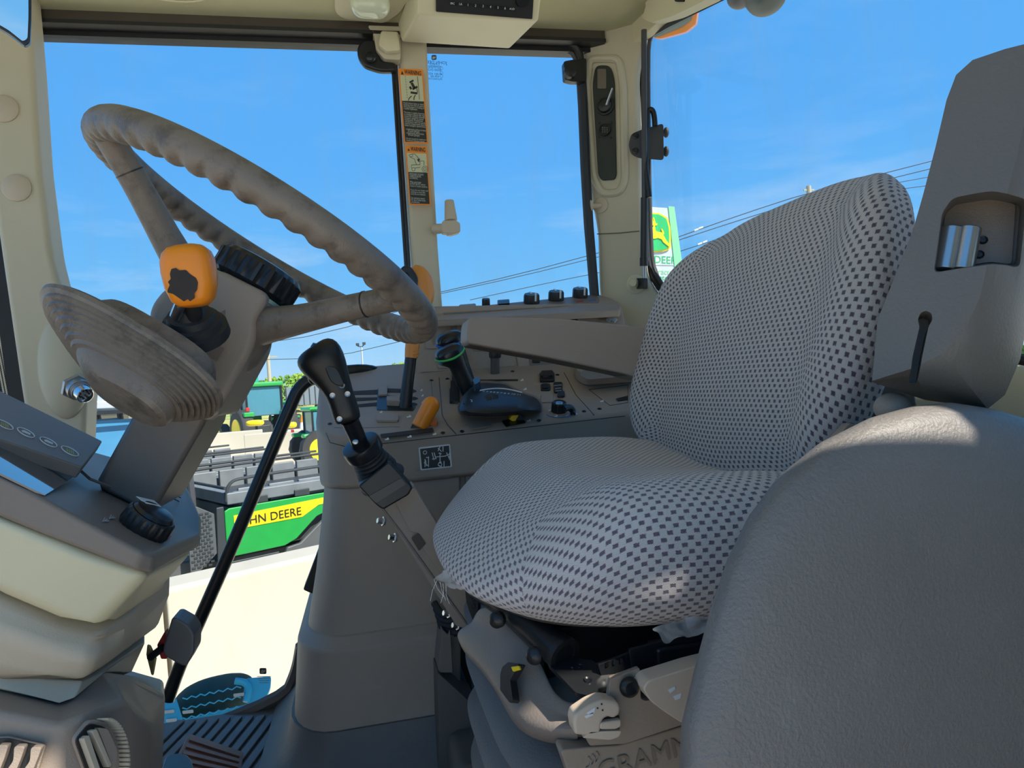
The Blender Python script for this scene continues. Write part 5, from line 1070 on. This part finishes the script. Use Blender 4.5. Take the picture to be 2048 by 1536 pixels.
# suspension bellows
prof = [(.392, -.07), (.385, -.05), (.375, -.012), (.362, .004), (.350, -.004), (.335, -.030), (.322, -.030), (.312, -.004), (.300, .006), (.286, 0), (.270, -.028), (.258, -.028), (.245, .0), (.232, .008), (.220, 0), (.204, -.026), (.192, -.024), (.178, .004), (.165, .008), (.15, -.02), (.115, -.02)]
m = M()
m.loft([[V((.312+cx*(.200+d), .800+cy*(.222+d), z)) for cx, cy in [sq(2*math.pi*j/72, 5) for j in range(72)]] for z, d in prof])
m.build('suspension_bellows', mat('bellows_grey_taupe', (.185, .165, .155), .55, bump=.5), seat, ang=50)
SD_ = mat('skirt_tan', (.30, .235, .18), .45, bump=.2)
m = M(); m.pix(YY(.562), rnd([(1120, 1500), (1180, 1494), (1240, 1490), (1440, 1430), (1440, 1700), (1190, 1700)], 12), -.02); m.build('base_side_panel', SD_, seat, bevel=.004)
m = M(); m.pix(YY(.556), rnd([(1168, 1470), (1170, 1440), (1215, 1400), (1221, 1358), (1280, 1336), (1282, 1398), (1292, 1402), (1420, 1370), (1420, 1432), (1250, 1488), (1180, 1492)], 4), -.006); m.build('side_cover', SD_, seat, bevel=.003)
M().rev(at(1258, 1374, .552), (0, -1, .1), [(0, .0085), (.003, .0078), (.0055, .005), (.006, 0)], 24).build('black_button', BLACKG, seat)
text('raised_lettering', 'GRAMMER', at(1318, 1508, .561), at(1400, 1480, .561)-at(1200, 1545, .561), V((0, 0, 1)), .024, mat('lettering_brown', (.20, .15, .115), .4), seat, ext=.0008)
m = M()
for k in range(3): m.tube([at(1172+k*8+10*math.sin(a), 1524-5*k+12*math.cos(a), .561) for a in (0, .6, 1.2, 1.8, 2.6)], .0007, 6)
m.build('raised_emblem', SD_, seat, kind='stuff')
# tan levers
H1 = YY(.545)
hd = T('tan_recline_lever', 'pale tan double finger lever with a white arrow print at the seat base corner', 'lever', H1(1200, 1440))
M().pix(H1, rnd([(1146, 1446), (1150, 1430), (1180, 1410), (1205, 1400), (1235, 1404), (1242, 1414), (1240, 1430), (1228, 1438), (1215, 1434), (1205, 1442), (1200, 1470), (1180, 1474), (1150, 1470)], 6), -.018).build('lever_body', TAN, hd, bevel=.004, seg=3)
M().pix(H1, rnd([(1200, 1446), (1230, 1442), (1243, 1440), (1243, 1454), (1232, 1460), (1200, 1460)], 5), -.016).build('finger_pad', TAN, hd, bevel=.003)
M().pix(H1, rnd([(1180, 1464), (1232, 1462), (1243, 1462), (1238, 1474), (1220, 1480), (1165, 1476)], 4), -.016).build('finger_pad', TAN, hd, bevel=.003)
M().pix(Pl(H1.o+V((0, .006, 0)), H1.n), [(1204, 1434), (1238, 1430), (1238, 1468), (1200, 1470)], .001).build('finger_gap', BLACK, hd)
m = M(); m.pix(H1, [(1172, 1426), (1190, 1414), (1188, 1426), (1178, 1428)], .0006); m.pix(H1, [(1168, 1432), (1186, 1424), (1186, 1430), (1172, 1436)], .0006); m.build('arrow_print', WHITE, hd, kind='stuff')
m = M()
for x, y in ((1203, 1408), (1195, 1416), (1205, 1420)): m.pix(H1, rect(x, y, 3, 3), .0005)
m.build('lever_hole', BLACK, hd, kind='stuff')
H2 = YY(.535)
h2 = T('tan_slide_lever', 'broad pale tan paddle lever with white print beside the dark pad', 'lever', H2(1340, 1390))
M().pix(H2, rnd([(1286, 1378), (1296, 1362), (1385, 1334), (1440, 1320), (1440, 1460), (1366, 1448), (1330, 1425), (1300, 1402)], 10), -.022).build('paddle', TAN, h2, bevel=.006, seg=4)
m = M(); m.pix(H2, [(1336, 1380), (1350, 1372), (1350, 1378), (1340, 1386)], .0006); m.pix(H2, [(1346, 1392), (1362, 1386), (1360, 1396), (1350, 1400)], .0006); m.build('arrow_print', WHITE, h2, kind='stuff')
# armrest (far side)
AR = YY(1.06)
ar = T('armrest', 'long taupe armrest tapering forward at the far side of the seat', 'armrest', AR(1250, 720))
M().pix(AR, rnd([(934, 665), (937, 634), (975, 633), (1120, 637), (1300, 655), (1300, 762), (1250, 748), (1100, 716), (934, 686)], 12), -.075).build('arm_pad', TAUPE, ar, bevel=.014, seg=4)
M().pix(Pl(AR.o-AR.n*.006, AR.n), [(936, 682), (1100, 712), (1250, 744), (1262, 752), (1100, 719), (938, 690)], -.060).build('under_trim', mat('armrest_trim_brown', (.10, .075, .055), .5), ar, bevel=.002)
M().bb((.46, 1.07, .60), (.52, 1.10, .70)).build('arm_bracket', BMETAL, ar, bevel=.004)
# near leatherette pad
LP0 = Pl(P(1700, 1200, .42), V((.10, -1, .10)))
lo = rnd([(1362, 1560), (1366, 1450), (1392, 1340), (1424, 1220), (1458, 1120), (1500, 1035), (1560, 955), (1640, 890), (1740, 840), (1830, 815), (1900, 809), (1985, 822), (2080, 850), (2220, 930), (2330, 1080), (2400, 1300), (2420, 1700), (1900, 1850), (1400, 1800)], 12, 3)
ctr2 = (1880, 1350)
m = M(); rr_ = []
for h, s_ in ((-.075, .93), (-.070, .97), (-.055, 1.0), (-.028, 1.008), (-.012, 1.0), (-.003, .975), (.002, .93), (.006, .80), (.008, .55), (.008, .2)):
    rr_.append([LP0(ctr2[0]+(x-ctr2[0])*s_, ctr2[1]+(y-ctr2[1])*s_, h) for x, y in lo])
lpad = M().loft(rr_).build('folding_backrest_pad', LEATHER, None, ang=80); tag(lpad, 'dark grey textured leatherette pad with a rounded top filling the right foreground', 'backrest pad')
M().tube([P(2150, 1250, .5), P(2200, 1250, .62)], .02).build('pad_arm', BMETAL, lpad)
# ---------------------------------------------------------------- tall post cover with striker
pc = T('post_cover', 'tall grey plastic post cover with a recess for a striker and a keyhole slot', 'post cover', P(1880, 760, .52))
PF = pl3(P(1745, 760, .525), P(1925, 140, .525), P(2030, 400, .500))
fr_ = [(1744, 762), (1755, 640), (1790, 552), (1826, 460), (1846, 390), (1872, 290), (1893, 200), (1912, 150), (1945, 120), (2010, 98), (2120, 70), (2120, 200), (2050, 240), (2030, 330), (2005, 420), (1985, 480), (1962, 590), (1930, 660), (1885, 706), (1830, 735)]
bk_ = [(1744, 764), (1755, 640), (1790, 552), (1826, 460), (1846, 390), (1872, 290), (1893, 200), (1912, 150), (1945, 120), (2010, 98), (2200, 60), (2200, 240), (2140, 300), (2120, 400), (2090, 500), (2060, 620), (2040, 720), (2010, 790), (1975, 818), (1850, 800)]
lowb = [(x, y) for x, y in bk_]
m = M(); m.loft([[PF(x, y, h) for x, y in q] for q, h in ((bk_, -.13), (bk_, -.055), ([(a*.35+c*.65, b*.35+d*.65) for (a, b), (c, d) in zip(fr_, bk_)], -.022), ([(a*.8+c*.2, b*.8+d*.2) for (a, b), (c, d) in zip(fr_, bk_)], -.005), (fr_, 0))])
POSTM = mat('post_grey_plastic', (.15, .14, .13), .45, bump=.4, var=.08, dust=((.21, .20, .19), 24, .63, .5))
po = m.build('cover_shell', POSTM, pc, ang=30)
def carve(o, m_):
    cme = bpy.data.meshes.new('c'); cme.from_pydata([p-wloc(o) for p in m_.v], [], m_.f); bm = bmesh.new(); bm.from_mesh(cme); bmesh.ops.recalc_face_normals(bm, faces=bm.faces); bm.to_mesh(cme); bm.free()
    c_ = bpy.data.objects.new('c', cme); C.objects.link(c_); c_.location = wloc(o)
    md = o.modifiers.new('bool', 'BOOLEAN'); md.object = c_; md.operation = 'DIFFERENCE'; md.solver = 'EXACT'
    bpy.context.view_layer.update(); dg = bpy.context.evaluated_depsgraph_get(); me = bpy.data.meshes.new_from_object(o.evaluated_get(dg))
    o.modifiers.clear(); o.data = me; bpy.data.objects.remove(c_)
    me.polygons.foreach_set('use_smooth', [True]*len(me.polygons)); me.set_sharp_from_angle(angle=math.radians(30))
cm = M(); top_ = [PF(x, y, .03) for x, y in rnd([(1862, 548), (1880, 420), (1905, 384), (1985, 368), (2075, 384), (2062, 545), (1990, 530)], 12)]; bot_ = [PF(x, y, -.045) for x, y in rnd([(1874, 542), (1890, 430), (1910, 410), (1980, 400), (2040, 410), (2030, 530), (1980, 525)], 12)]
cm.loft([bot_, top_]); carve(po, cm)
cm = M(); cm.prism([PF(x, y, .03) for x, y in rnd([(1826, 750), (1832, 700), (1847, 636), (1843, 622), (1848, 608), (1860, 602), (1872, 608), (1874, 622), (1866, 634), (1852, 700), (1844, 750)], 5)], PF.n*-.055); carve(po, cm)
b_ = po.modifiers.new('b', 'BEVEL'); b_.width = .004; b_.segments = 3; b_.limit_method = 'ANGLE'; b_.angle_limit = math.radians(35)
M().pix(PF, rnd([(1874, 542), (1890, 430), (1910, 410), (1980, 400), (2030, 410), (2022, 530), (1980, 525)], 8), .002, -.044).build('recess_plate', TAUPE2, pc)
stt = T('door_striker', 'silver double roller door striker in the recess of the post cover', 'striker', PF(1915, 500, -.03))
for x in (1895, 1929):
    M().tube([PF(x+9, 456, -.020), PF(x-7, 541, -.020)], .0085, 20).build('roller', STEEL, stt, bevel=.001)
for x, y in ((1966, 480), (1959, 509)): M().rev(PF(x, y, -.0415), PF.n, [(0, .0035), (.0012, .003), (.0005, .002), (.0005, 0)], 10).build('plate_hole', BLACK, pc)
# black frame seen between seat and cover
m = M(); m.pix(YY(.60), rnd([(1690, 850), (1735, 755), (1830, 770), (1840, 830), (1760, 880), (1700, 880)], 6), -.05); m.build('backrest_frame', BMETAL, seat, bevel=.004)
cc = M().pix(YY(.56), rnd([(1660, 890), (1700, 846), (1745, 860), (1700, 905)], 4), -.01).build('hinge_cover', TAUPE, seat, bevel=.003)
m = M(); m.ell(P(1785, 815, .56), .014, .014, .012); m.build('hinge_cap', TAUPE, seat)
# torn plastic wrap
PW = bpy.data.materials.new('clear_plastic_wrap'); PW.use_nodes = True; b_ = PW.node_tree.nodes['Principled BSDF']; b_.inputs['Base Color'].default_value = (.85, .82, .80, 1); b_.inputs['Roughness'].default_value = .12; b_.inputs['Alpha'].default_value = .38; b_.inputs['Specular IOR Level'].default_value = 1
def wrap(name, quad, nx, ny, amp, label, sd_):
    rs = random.Random(sd_); a, b, c, d = quad
    g = [[(a*(1-u)*(1-v_)+b*u*(1-v_)+c*u*v_+d*(1-u)*v_)+V((rs.uniform(-amp, amp), rs.uniform(-amp, amp), rs.uniform(-amp, amp))) for u in [i/nx for i in range(nx+1)]] for v_ in [j/ny for j in range(ny+1)]]
    m = M(); m.grid(g); o = m.build(name, PW, None, rec=False, sub=1, ang=25); tag(o, label, 'plastic wrap'); return o
wrap('plastic_wrap', (at(915, 1105, .74), at(948, 1150, .72), at(925, 1178, .72), at(872, 1165, .73)), 8, 8, .0042, 'torn clear plastic wrap hanging at the front corner of the seat cushion', 4)
wrap('plastic_wrap', (at(1300, 1252, .565), at(1440, 1222, .565), at(1440, 1255, .56), at(1330, 1285, .56)), 12, 4, .0030, 'crinkled clear plastic wrap under the near edge of the seat cushion', 9)
wrap('plastic_wrap', (at(1350, 905, .98), at(1530, 955, .72), at(1525, 968, .71), at(1370, 922, .95)), 14, 3, .003, 'strip of clear plastic between seat cushion and backrest', 5)
m = M()
rs = random.Random(2)
for k in range(5): p = at(868+k*6, 1158+k*3, .73); m.tube([p, p+V((rs.uniform(-.006, .003), 0, -.010)), p+V((rs.uniform(-.01, .01), 0, -.020))], .0004, 5)
m.build('wrap_fringe', PW, bpy.data.objects['plastic_wrap'], kind='stuff')
bc = T('belt_buckle_clip', 'small black plastic clip between cushion and backrest', 'clip', at(1535, 970, .63))
for x, y in ((1520, 978), (1545, 965)): M().pix(YY(.64), rnd([(x-12, y-6), (x, y-12), (x+14, y-4), (x+12, y+8), (x-4, y+10), (x-14, y+4)], 5), -.02).build('clip_jaw', BLACK, bc, bevel=.003)
# ================================================================= overhead and posts
oc = T('overhead_radio_console', 'cream overhead console with slanted faces holding the radio', 'overhead console', V((.27, 1.45, 1.48)))
zc = 1.49
a0 = [V((.125, 1.52, zc)), at(797, 62, 1.50), at(806, 84, 1.545), at(1018, 97, 1.56), at(1082, 42, 1.40), V((.44, 1.30, zc))]
m = M()
Fl, Fr = at(835, 30, 1.40), at(1078, 42, 1.41); Bl, Br = at(803, 84, 1.555), at(1020, 98, 1.57)
UBl, UBr = V((Bl.x-.005, 1.60, zc)), V((Br.x+.005, 1.60, zc)); UFl, UFr = V((Fl.x+.005, 1.335, zc)), V((Fr.x, 1.335, zc)); Ml, Mu = at(796, 60, 1.53), V((.12, 1.50, zc))
m.add([Fl, Fr, Br, Bl, UFl, UFr, UBr, UBl], [(0, 1, 2, 3), (4, 7, 6, 5), (0, 4, 5, 1), (1, 5, 6, 2), (2, 6, 7, 3), (3, 7, 4, 0)]); m.build('console_box', CREAM, oc, bevel=.006, seg=3)
RF = pl3(Fl, Fr, UFl)
rad = T('radio', 'black car radio with a row of labelled preset buttons in the overhead console', 'radio', RF(968, 10))
M().pix(RF, rnd([(870, -60), (1068, -40), (1063, 37), (871, 22)], 2), .008, -.002).build('radio_face', BLACK, rad, bevel=.0015)
M().pix(RF, [(864, -66), (1074, -44), (1070, 42), (866, 27)], .002, -.001).build('radio_surround', CREAM, rad, bevel=.001)
bxs = ((905, 'SRC'), (921, '1A'), (936, '1'), (951, '2'), (966, '3'), (981, '4'), (996, '5'), (1010, '6'), (1024, 'AUD'))
rr2, ru2 = (RF(1024, 14)-RF(905, 4)), (RF(960, -20)-RF(962, 20))
for x, s_ in bxs:
    y = 7+(x-905)*.092; M().pix(RF, rect(x, y, 13 if len(s_) < 3 else 14, 7, 1.5, .09), .002, .006).build('preset_button', BLACKG, rad, bevel=.0005)
    text('button_text', s_, RF(x, y, .0085), rr2, ru2, .0062 if len(s_) < 3 else .0052, WHITE, rad)
M().rev(RF(1044, 0, .006), RF.n, [(0, .014), (.006, .013), (.006, 0)], 24).build('dial', BLACKG, rad)
M().pix(RF, rect(940, -14, 90, 18, 2, .09), .001, .006).build('radio_display', BLACKG, rad)
# dome lamp
dl = T('dome_lamp', 'cream oval dome lamp with a clear lens in the headliner', 'lamp', V((-.09, 1.46, 1.485)))
ZC = Pl((0, 0, 1.485), (0, 0, -1))
M().pix(ZC, rnd([(668, -20), (820, -10), (798, 22), (770, 42), (690, 34), (670, 22)], 10), .006).build('lamp_bezel', CREAM, dl, bevel=.003)
M().ell(at(740, 8, 1.43), .040, .028, .026, n=24, m=14, e=.75).build('lens', mat('lamp_lens', (.62, .66, .50), .12, coat=.5), dl)
M().tube([ZC(x, y, .002) for x, y in ((280, -12), (330, 2), (400, 4), (425, -12))], .002, 6, sm=2).build('grab_pocket', CREAM, rf)
# middle post top bracket and speaker
sb2 = T('post_bracket', 'cream moulded bracket at the top of the middle post', 'bracket', at(770, 100, 1.57))
M().pix(YY(1.575), rnd([(735, 66), (790, 64), (800, 95), (798, 130), (765, 132), (752, 118), (750, 90)], 6), .0, -.03).build('x', CREAM, sb2) if False else None
M().pix(YY(1.60), rnd([(735, 64), (800, 66), (800, 132), (768, 130), (752, 112), (748, 84)], 5), .03).build('bracket_body', CREAM2, sb2, bevel=.006, seg=3)
M().pix(YY(1.57), rnd([(762, 68), (796, 70), (800, 108), (772, 110), (756, 96)], 5), .018).build('bracket_cap', CREAM, sb2, bevel=.005, seg=3)
sp_ = T('round_window_catch', 'large black rounded fitting beside the top of the middle post', 'fitting', at(740, 115, 1.59))
M().pix(YY(1.60), rnd([(714, 100), (728, 84), (750, 86), (762, 128), (792, 132), (792, 150), (760, 150), (728, 140), (716, 122)], 9), .018).build('fitting_body', BLACK, sp_, bevel=.006, seg=3)
M().ell(at(742, 114, 1.575), .012, .006, .012).build('pivot_cap', BLACKG, sp_)
f2 = T('square_window_catch', 'small black square window fitting with a round knob by the rear corner post', 'fitting', at(1142, 148, 1.58))
M().pix(YY(1.60), rnd([(1123, 130), (1138, 127), (1168, 124), (1168, 170), (1140, 170), (1125, 166)], 4), .02).build('fitting_body', BLACK, f2, bevel=.004)
M().rev(at(1138, 146, 1.58), (0, -1, 0), [(0, .016), (.012, .0145), (.014, .011), (.014, 0)], 24).build('round_knob', BLACK, f2)
# small phone mount
mn = T('post_mount', 'small grey swivel mount with an upright tapered peg on the middle post', 'mount', at(895, 455, 1.56))
M().tube([at(868, 458, 1.585), at(890, 457, 1.57)], [.012, .011], 12).build('mount_arm', BEIGE, mn)
M().pix(YY(1.56), rnd([(883, 448), (886, 440), (912, 440), (921, 446), (921, 464), (908, 468), (886, 466), (883, 460)], 4), -.022).build('mount_block', BEIGE, mn, bevel=.003)
M().rev(at(902, 441, 1.575), at(898, 397, 1.575)-at(902, 441, 1.575), [(0, .0145), (.004, .0145), (.044, .0105), (.046, .009), (.046, 0)], 24).build('mount_peg', BEIGE, mn, bevel=.001)
M().rev(at(900, 468, 1.575), (0, 0, -1), [(0, .008), (.004, .007), (.004, 0)], 16).build('lower_cap', GREYP, mn)
# warning decals
WP = YY(1.5595)
wx, wu = WP(848, 300)-WP(800, 296), WP(800, 150)-WP(812, 300)
def decal(name, quad, hd_y, pic, txt, lb):
    t = T(name, lb, 'warning label', WP(*quad[0]))
    M().pix(WP, rnd(quad, 3), .0006).build('decal_border', DECALO, t)
    def q(u, v_): 
        a, b, c, d = [V(z) for z in quad]; return tuple((a*(1-u)+b*u)*(1-v_)+(d*(1-u)+c*u)*v_)
    M().pix(WP, [q(.06, pic[0]), q(.94, pic[0]), q(.94, pic[1]), q(.06, pic[1])], .0005, .0006).build('picture_field', DECALY, t)
    M().pix(WP, [q(.06, pic[1]), q(.94, pic[1]), q(.94, .975), q(.06, .975)], .0005, .0006).build('text_field', DECALB, t)
    x, y = q(.58, hd_y); text('heading', 'WARNING', WP(x, y, .0008), wx, wu, .0135, DECALB, t, bold=.02, fitw=(WP(*q(.94, .5))-WP(*q(.26, .5))).length)
    M().pix(WP, [q(.10, hd_y+.028*(q(0, 1)[1] > 350 and .9 or 1)), q(.155, hd_y-.02), q(.21, hd_y+.028)], .0005, .0006).build('alert_triangle', DECALB, t)
    for s_, v_, sz in txt:
        x, y = q(.09, v_); text('warning_text', s_, WP(x, y, .0014), wx, wu, sz, mat('print_pale', (.55, .56, .5), .6) if 'print_pale' not in bpy.data.materials else bpy.data.materials['print_pale'], t, align='LEFT', ext=.0001)
    return t, q
d1, q1 = decal('warning_decal', [(796, 137), (846, 139), (857, 288), (808, 287)], .05, (.09, .43), [], 'upper orange edged warning label showing a tractor seen from above')
d2, q2 = decal('warning_decal', [(810, 291), (854, 293), (862, 411), (819, 410)], .06, (.125, .445), [], 'lower orange edged warning label showing a loader tractor')
def lines(t, q, rowsx, v0, v1):
    for k, s_ in enumerate(rowsx):
        if not s_: continue
        v_ = v0+(v1-v0)*k/(len(rowsx)-1); x, y = q(.10, v_); text('warning_text', s_, WP(x, y, .0013), wx, wu, .0062 if len(s_) < 22 else .0054, bpy.data.materials.get('print_pale') or mat('print_pale', (.55, .56, .5), .6), t, align='LEFT', ext=.0001, fitw=min(1, max(.45, len(s_.strip())/27))*(WP(*q(.92, .5))-WP(*q(.09, .5))).length)
lines(d1, q1, ['Avoid serious injury or death', 'resulting from loss of control', 'during transport or braking of', 'a towed implement.', '', 'This tractor is capable of operating', 'at transport speeds that may', 'exceed the maximum allowable', 'transport speed for towed', 'implements. If implement', 'manufacturer does not specify', 'maximum transport speed, observe', 'these transport speed limits:', '', '- implements without brakes', '     32 km/h (20mph)', '- implements with brakes', '     40 km/h (25mph)', '', "Do not exceed the implement's", 'maximum transport speed.'], .455, .955)
lines(d2, q2, ['AVOID INJURY OR DEATH', 'CAUSED BY FALLING', 'LOADS.', '', 'When using loader', 'ALWAYS put SCV selector', 'levers in loader position.', '', 'If you do not, loader will', 'continue to move after', 'controls are released.', '', 'See operators manual', 'for use of other knob', 'positions.'], .475, .945)
m = M()
def dl_(t, pts_, r=.0007): m.tube([WP(x, y, .0014) for x, y in pts_], r, 5)
for k in range(9): dl_(0, [(810.5+k*.5, 152+k*5.2), (810.7+k*.5, 154.6+k*5.2)], .0004)
dl_(0, [(835, 153), (839, 199)], .0005); dl_(0, [(823, 192), (818, 197), (817, 201)], .001) ; dl_(0, [(831, 190), (828, 195), (828, 200)], .001); dl_(0, [(833, 176), (835, 183), (833, 188)], .0008)
for cx, cy, w_, h_, a in ((826, 171, 5, 12, -.5), (823, 163, 9, 3.5, -.5), (830, 176, 11, 4, -.5), (821, 176, 4, 6, -.5), (828, 186, 14, 4, .15)): m.pix(WP, rect(cx, cy, w_, h_, 1, a), .0008, .001)
m.build('tractor_picture', DECALB, d1, kind='stuff')
m = M()
for cx, cy, r in ((827, 338.5, 3.4), (850, 338, 6), (850, 338, 3)): m.tube([WP(cx+r*math.cos(k*.45), cy+r*math.sin(k*.45), .0014) for k in range(14)], .0004, 5, closed=True)
for pp in ([(823, 336), (823, 330), (840, 329), (840, 335), (830, 336)], [(840, 329), (840, 322), (848, 322), (848, 330)], [(833, 330), (829, 318), (820, 314)], [(820, 314), (818, 310), (824, 308), (826, 312), (820, 314)], [(824, 308), (830, 308), (836, 315)], [(836, 315), (838, 321)]): m.tube([WP(x, y, .0014) for x, y in pp], .0005, 5)
m.pix(WP, [(834, 319), (840, 317), (838, 325)], .0008, .001); m.build('loader_picture', DECALB, d2, kind='stuff')
# etched glass marks on the small window (seen reversed)
GW = YY(1.611); gx, gu = GW(850, 150)-GW(890, 152), GW(868, 110)-GW(870, 160); em = mat('etched_dark_blue', (.03, .10, .25), .5)
M().pix(GW, rect(868, 115, 10, 10, 3), .0003).build('glass_emblem', em, w2)
M().pix(GW, [(864, 117), (866, 113), (870, 114), (872, 112), (871, 116), (867, 118)], .0003, .0004).build('emblem_mark', DECALY, w2)
def mtext(s_, x, y, sz):
    cu = text('etched_text', s_, GW(x, y, .0003), -gx, gu, sz, em, w2, ext=.0001); a = wloc(w2); c0 = GW(x, y)-a; r_ = (-gx).normalized()
    for v_ in cu.data.vertices: d_ = (v_.co-c0).dot(r_); v_.co -= r_*(2*d_)
for s_, x, y, sz in (('JOHN DEERE', 869, 125, .010), ('LUDROS', 869, 129, .006), ('TEMPERED', 867, 134, .008), ('E000 DOT', 867, 140, .008), ('M-001 AS2', 870, 148, .007), ('43R-00', 870, 153, .007), ('PILKINGTON', 869, 158, .006)): mtext(s_, x, y, sz)
for x, y in ((883, 137), (883, 146), (883, 152)): M().tube([GW(x+3*math.cos(k*.6), y+3*math.sin(k*.6), .0004) for k in range(10)], .0003, 5, closed=True).build('etched_ring', em, w2)
GD_ = YY(1.605); M().pix(GD_, rect(526, 1342, 14, 12, 3), .0004).build('glass_emblem', mat('etched_dark', (.05, .06, .05), .5), w1)
M().pix(GD_, [(521, 1345), (524, 1339), (528, 1341), (532, 1338), (530, 1344), (525, 1347)], .0003, .0004).build('emblem_mark', CONC, w1)
for k in range(4): M().pix(GD_, rect(528, 1353+k*4, 28-k*3, 1.2), .0003).build('etched_line', GREYP, w1)
# rear top corner
rc_ = T('rear_corner_trim', 'cream trim with a small latch where roof and rear window meet', 'trim', PR(1340, 30))
m = M(); m.prism([PR(x, y, .05) for x, y in rnd([(1270, -30), (1470, -60), (1415, -2), (1345, 32), (1300, 46), (1284, 36), (1292, 10)], 6)], PR.n*-.03); m.build('trim_body', CREAM, rc_, bevel=.005)
M().pix(Pl(PR.o+PR.n*.05, PR.n), rect(1362, 0, 16, 8, 3), .006).build('latch', BLACK, rc_)
# marker lamp and work lamp outside
ml = T('marker_lamp', 'outside orange rimmed marker lamp above the rear window corner', 'lamp', P(1350, 45, 2.2))
ML = Pl(P(1350, 45, 2.2), V((-.5, -.75, -.3)))
M().pix(ML, rnd([(1305, 75), (1320, 50), (1392, 8), (1396, 20), (1392, 48), (1372, 64), (1320, 78)], 5), -.04).build('lamp_body', mat('amber_lens', (.85, .22, .01), .2, coat=.5), ml, bevel=.008, seg=3)
M().pix(ML, rnd([(1302, 74), (1316, 52), (1384, 12), (1384, 40), (1366, 54), (1318, 74)], 5), .006).build('clear_lens', mat('clear_dark_lens', (.10, .13, .12), .08, coat=1), ml, bevel=.003)
wk = T('work_lamp', 'outside round work lamp hanging at the top of the rear window', 'lamp', P(1520, 0, 2.0))
M().rev(P(1528, -22, 2.0), P(1545, 40, 1.9)-P(1528, -22, 2.0), [(0, .055), (.03, .06), (.05, .055), (.062, .040), (.070, .02), (.070, 0)], 28).build('lamp_housing', mat('lamp_dark_green_grey', (.045, .06, .06), .3), wk)
M().ell(P(1478, -4, 2.0), .035, .03, .03).build('lamp_bracket', BRAKET, wk)
# gas strut
gs = T('gas_strut', 'black gas strut with a ball joint beside the rear window', 'strut', PR(1290, 560, .05))
SP = Pl(PR.o+PR.n*.055, PR.n)
M().tube([SP(1289, 395), SP(1288, 515)], .0085, 14).build('strut_tube', BLACK, gs); M().tube([SP(1288, 515), SP(1288, 532)], .0098, 14).build('strut_collar', BLACK, gs)
M().tube([SP(1288, 530), SP(1288, 560)], .004, 10).build('strut_rod', STEEL, gs)
M().pix(SP, rnd([(1279, 556), (1296, 556), (1296, 578), (1280, 578)], 3), .012, -.006).build('ball_socket', BLACK, gs, bevel=.002)
M().rev(PC(1272, 568, .001), PC.n, [(0, .022), (.003, .022), (.006, .017), (.02, .010), (.03, .008), (.03, 0)], 24).build('mount_boss', CREAM, gs)
M().tube([SP(1288, 60), SP(1289, 395)], .0065, 10).build('strut_upper_tube', BRAKET, gs)
# rear window latch
lt = T('rear_window_latch', 'black steel latch bracket with bent rod handle and four bolts at the rear window', 'latch', SP(1300, 285))
LB = Pl(PC.o+PC.n*.085, V((PC.n.x*.4, PC.n.y, 0)))
M().pix(LB, rnd([(1257, 290), (1262, 268), (1280, 260), (1327, 246), (1328, 320), (1278, 316), (1262, 308)], 7), -.004).build('bracket_plate', BRAKET, lt, bevel=.0015)
for x, y in ((1271, 272), (1271, 302)): M().rev(LB(x, y, .0), LB.n, [(0, .0075), (.002, .0075), (.003, .004), (.006, .004), (.006, 0)], 20).build('bolt', BLACK, lt)
for x, y in ((1332, 265), (1332, 303)): M().ell(LB(x, y, -.006), .006, .010, .012).build('rubber_stop', RUBBER, lt)
hp = [(1310, 252), (1309, 235), (1306, 221), (1299, 218), (1294, 224), (1293, 250), (1291, 330), (1293, 350), (1299, 395)]
M().tube([LB(x, y, .022) for x, y in hp], .0062, 12, sm=2).build('rod_handle', BMETAL, lt)
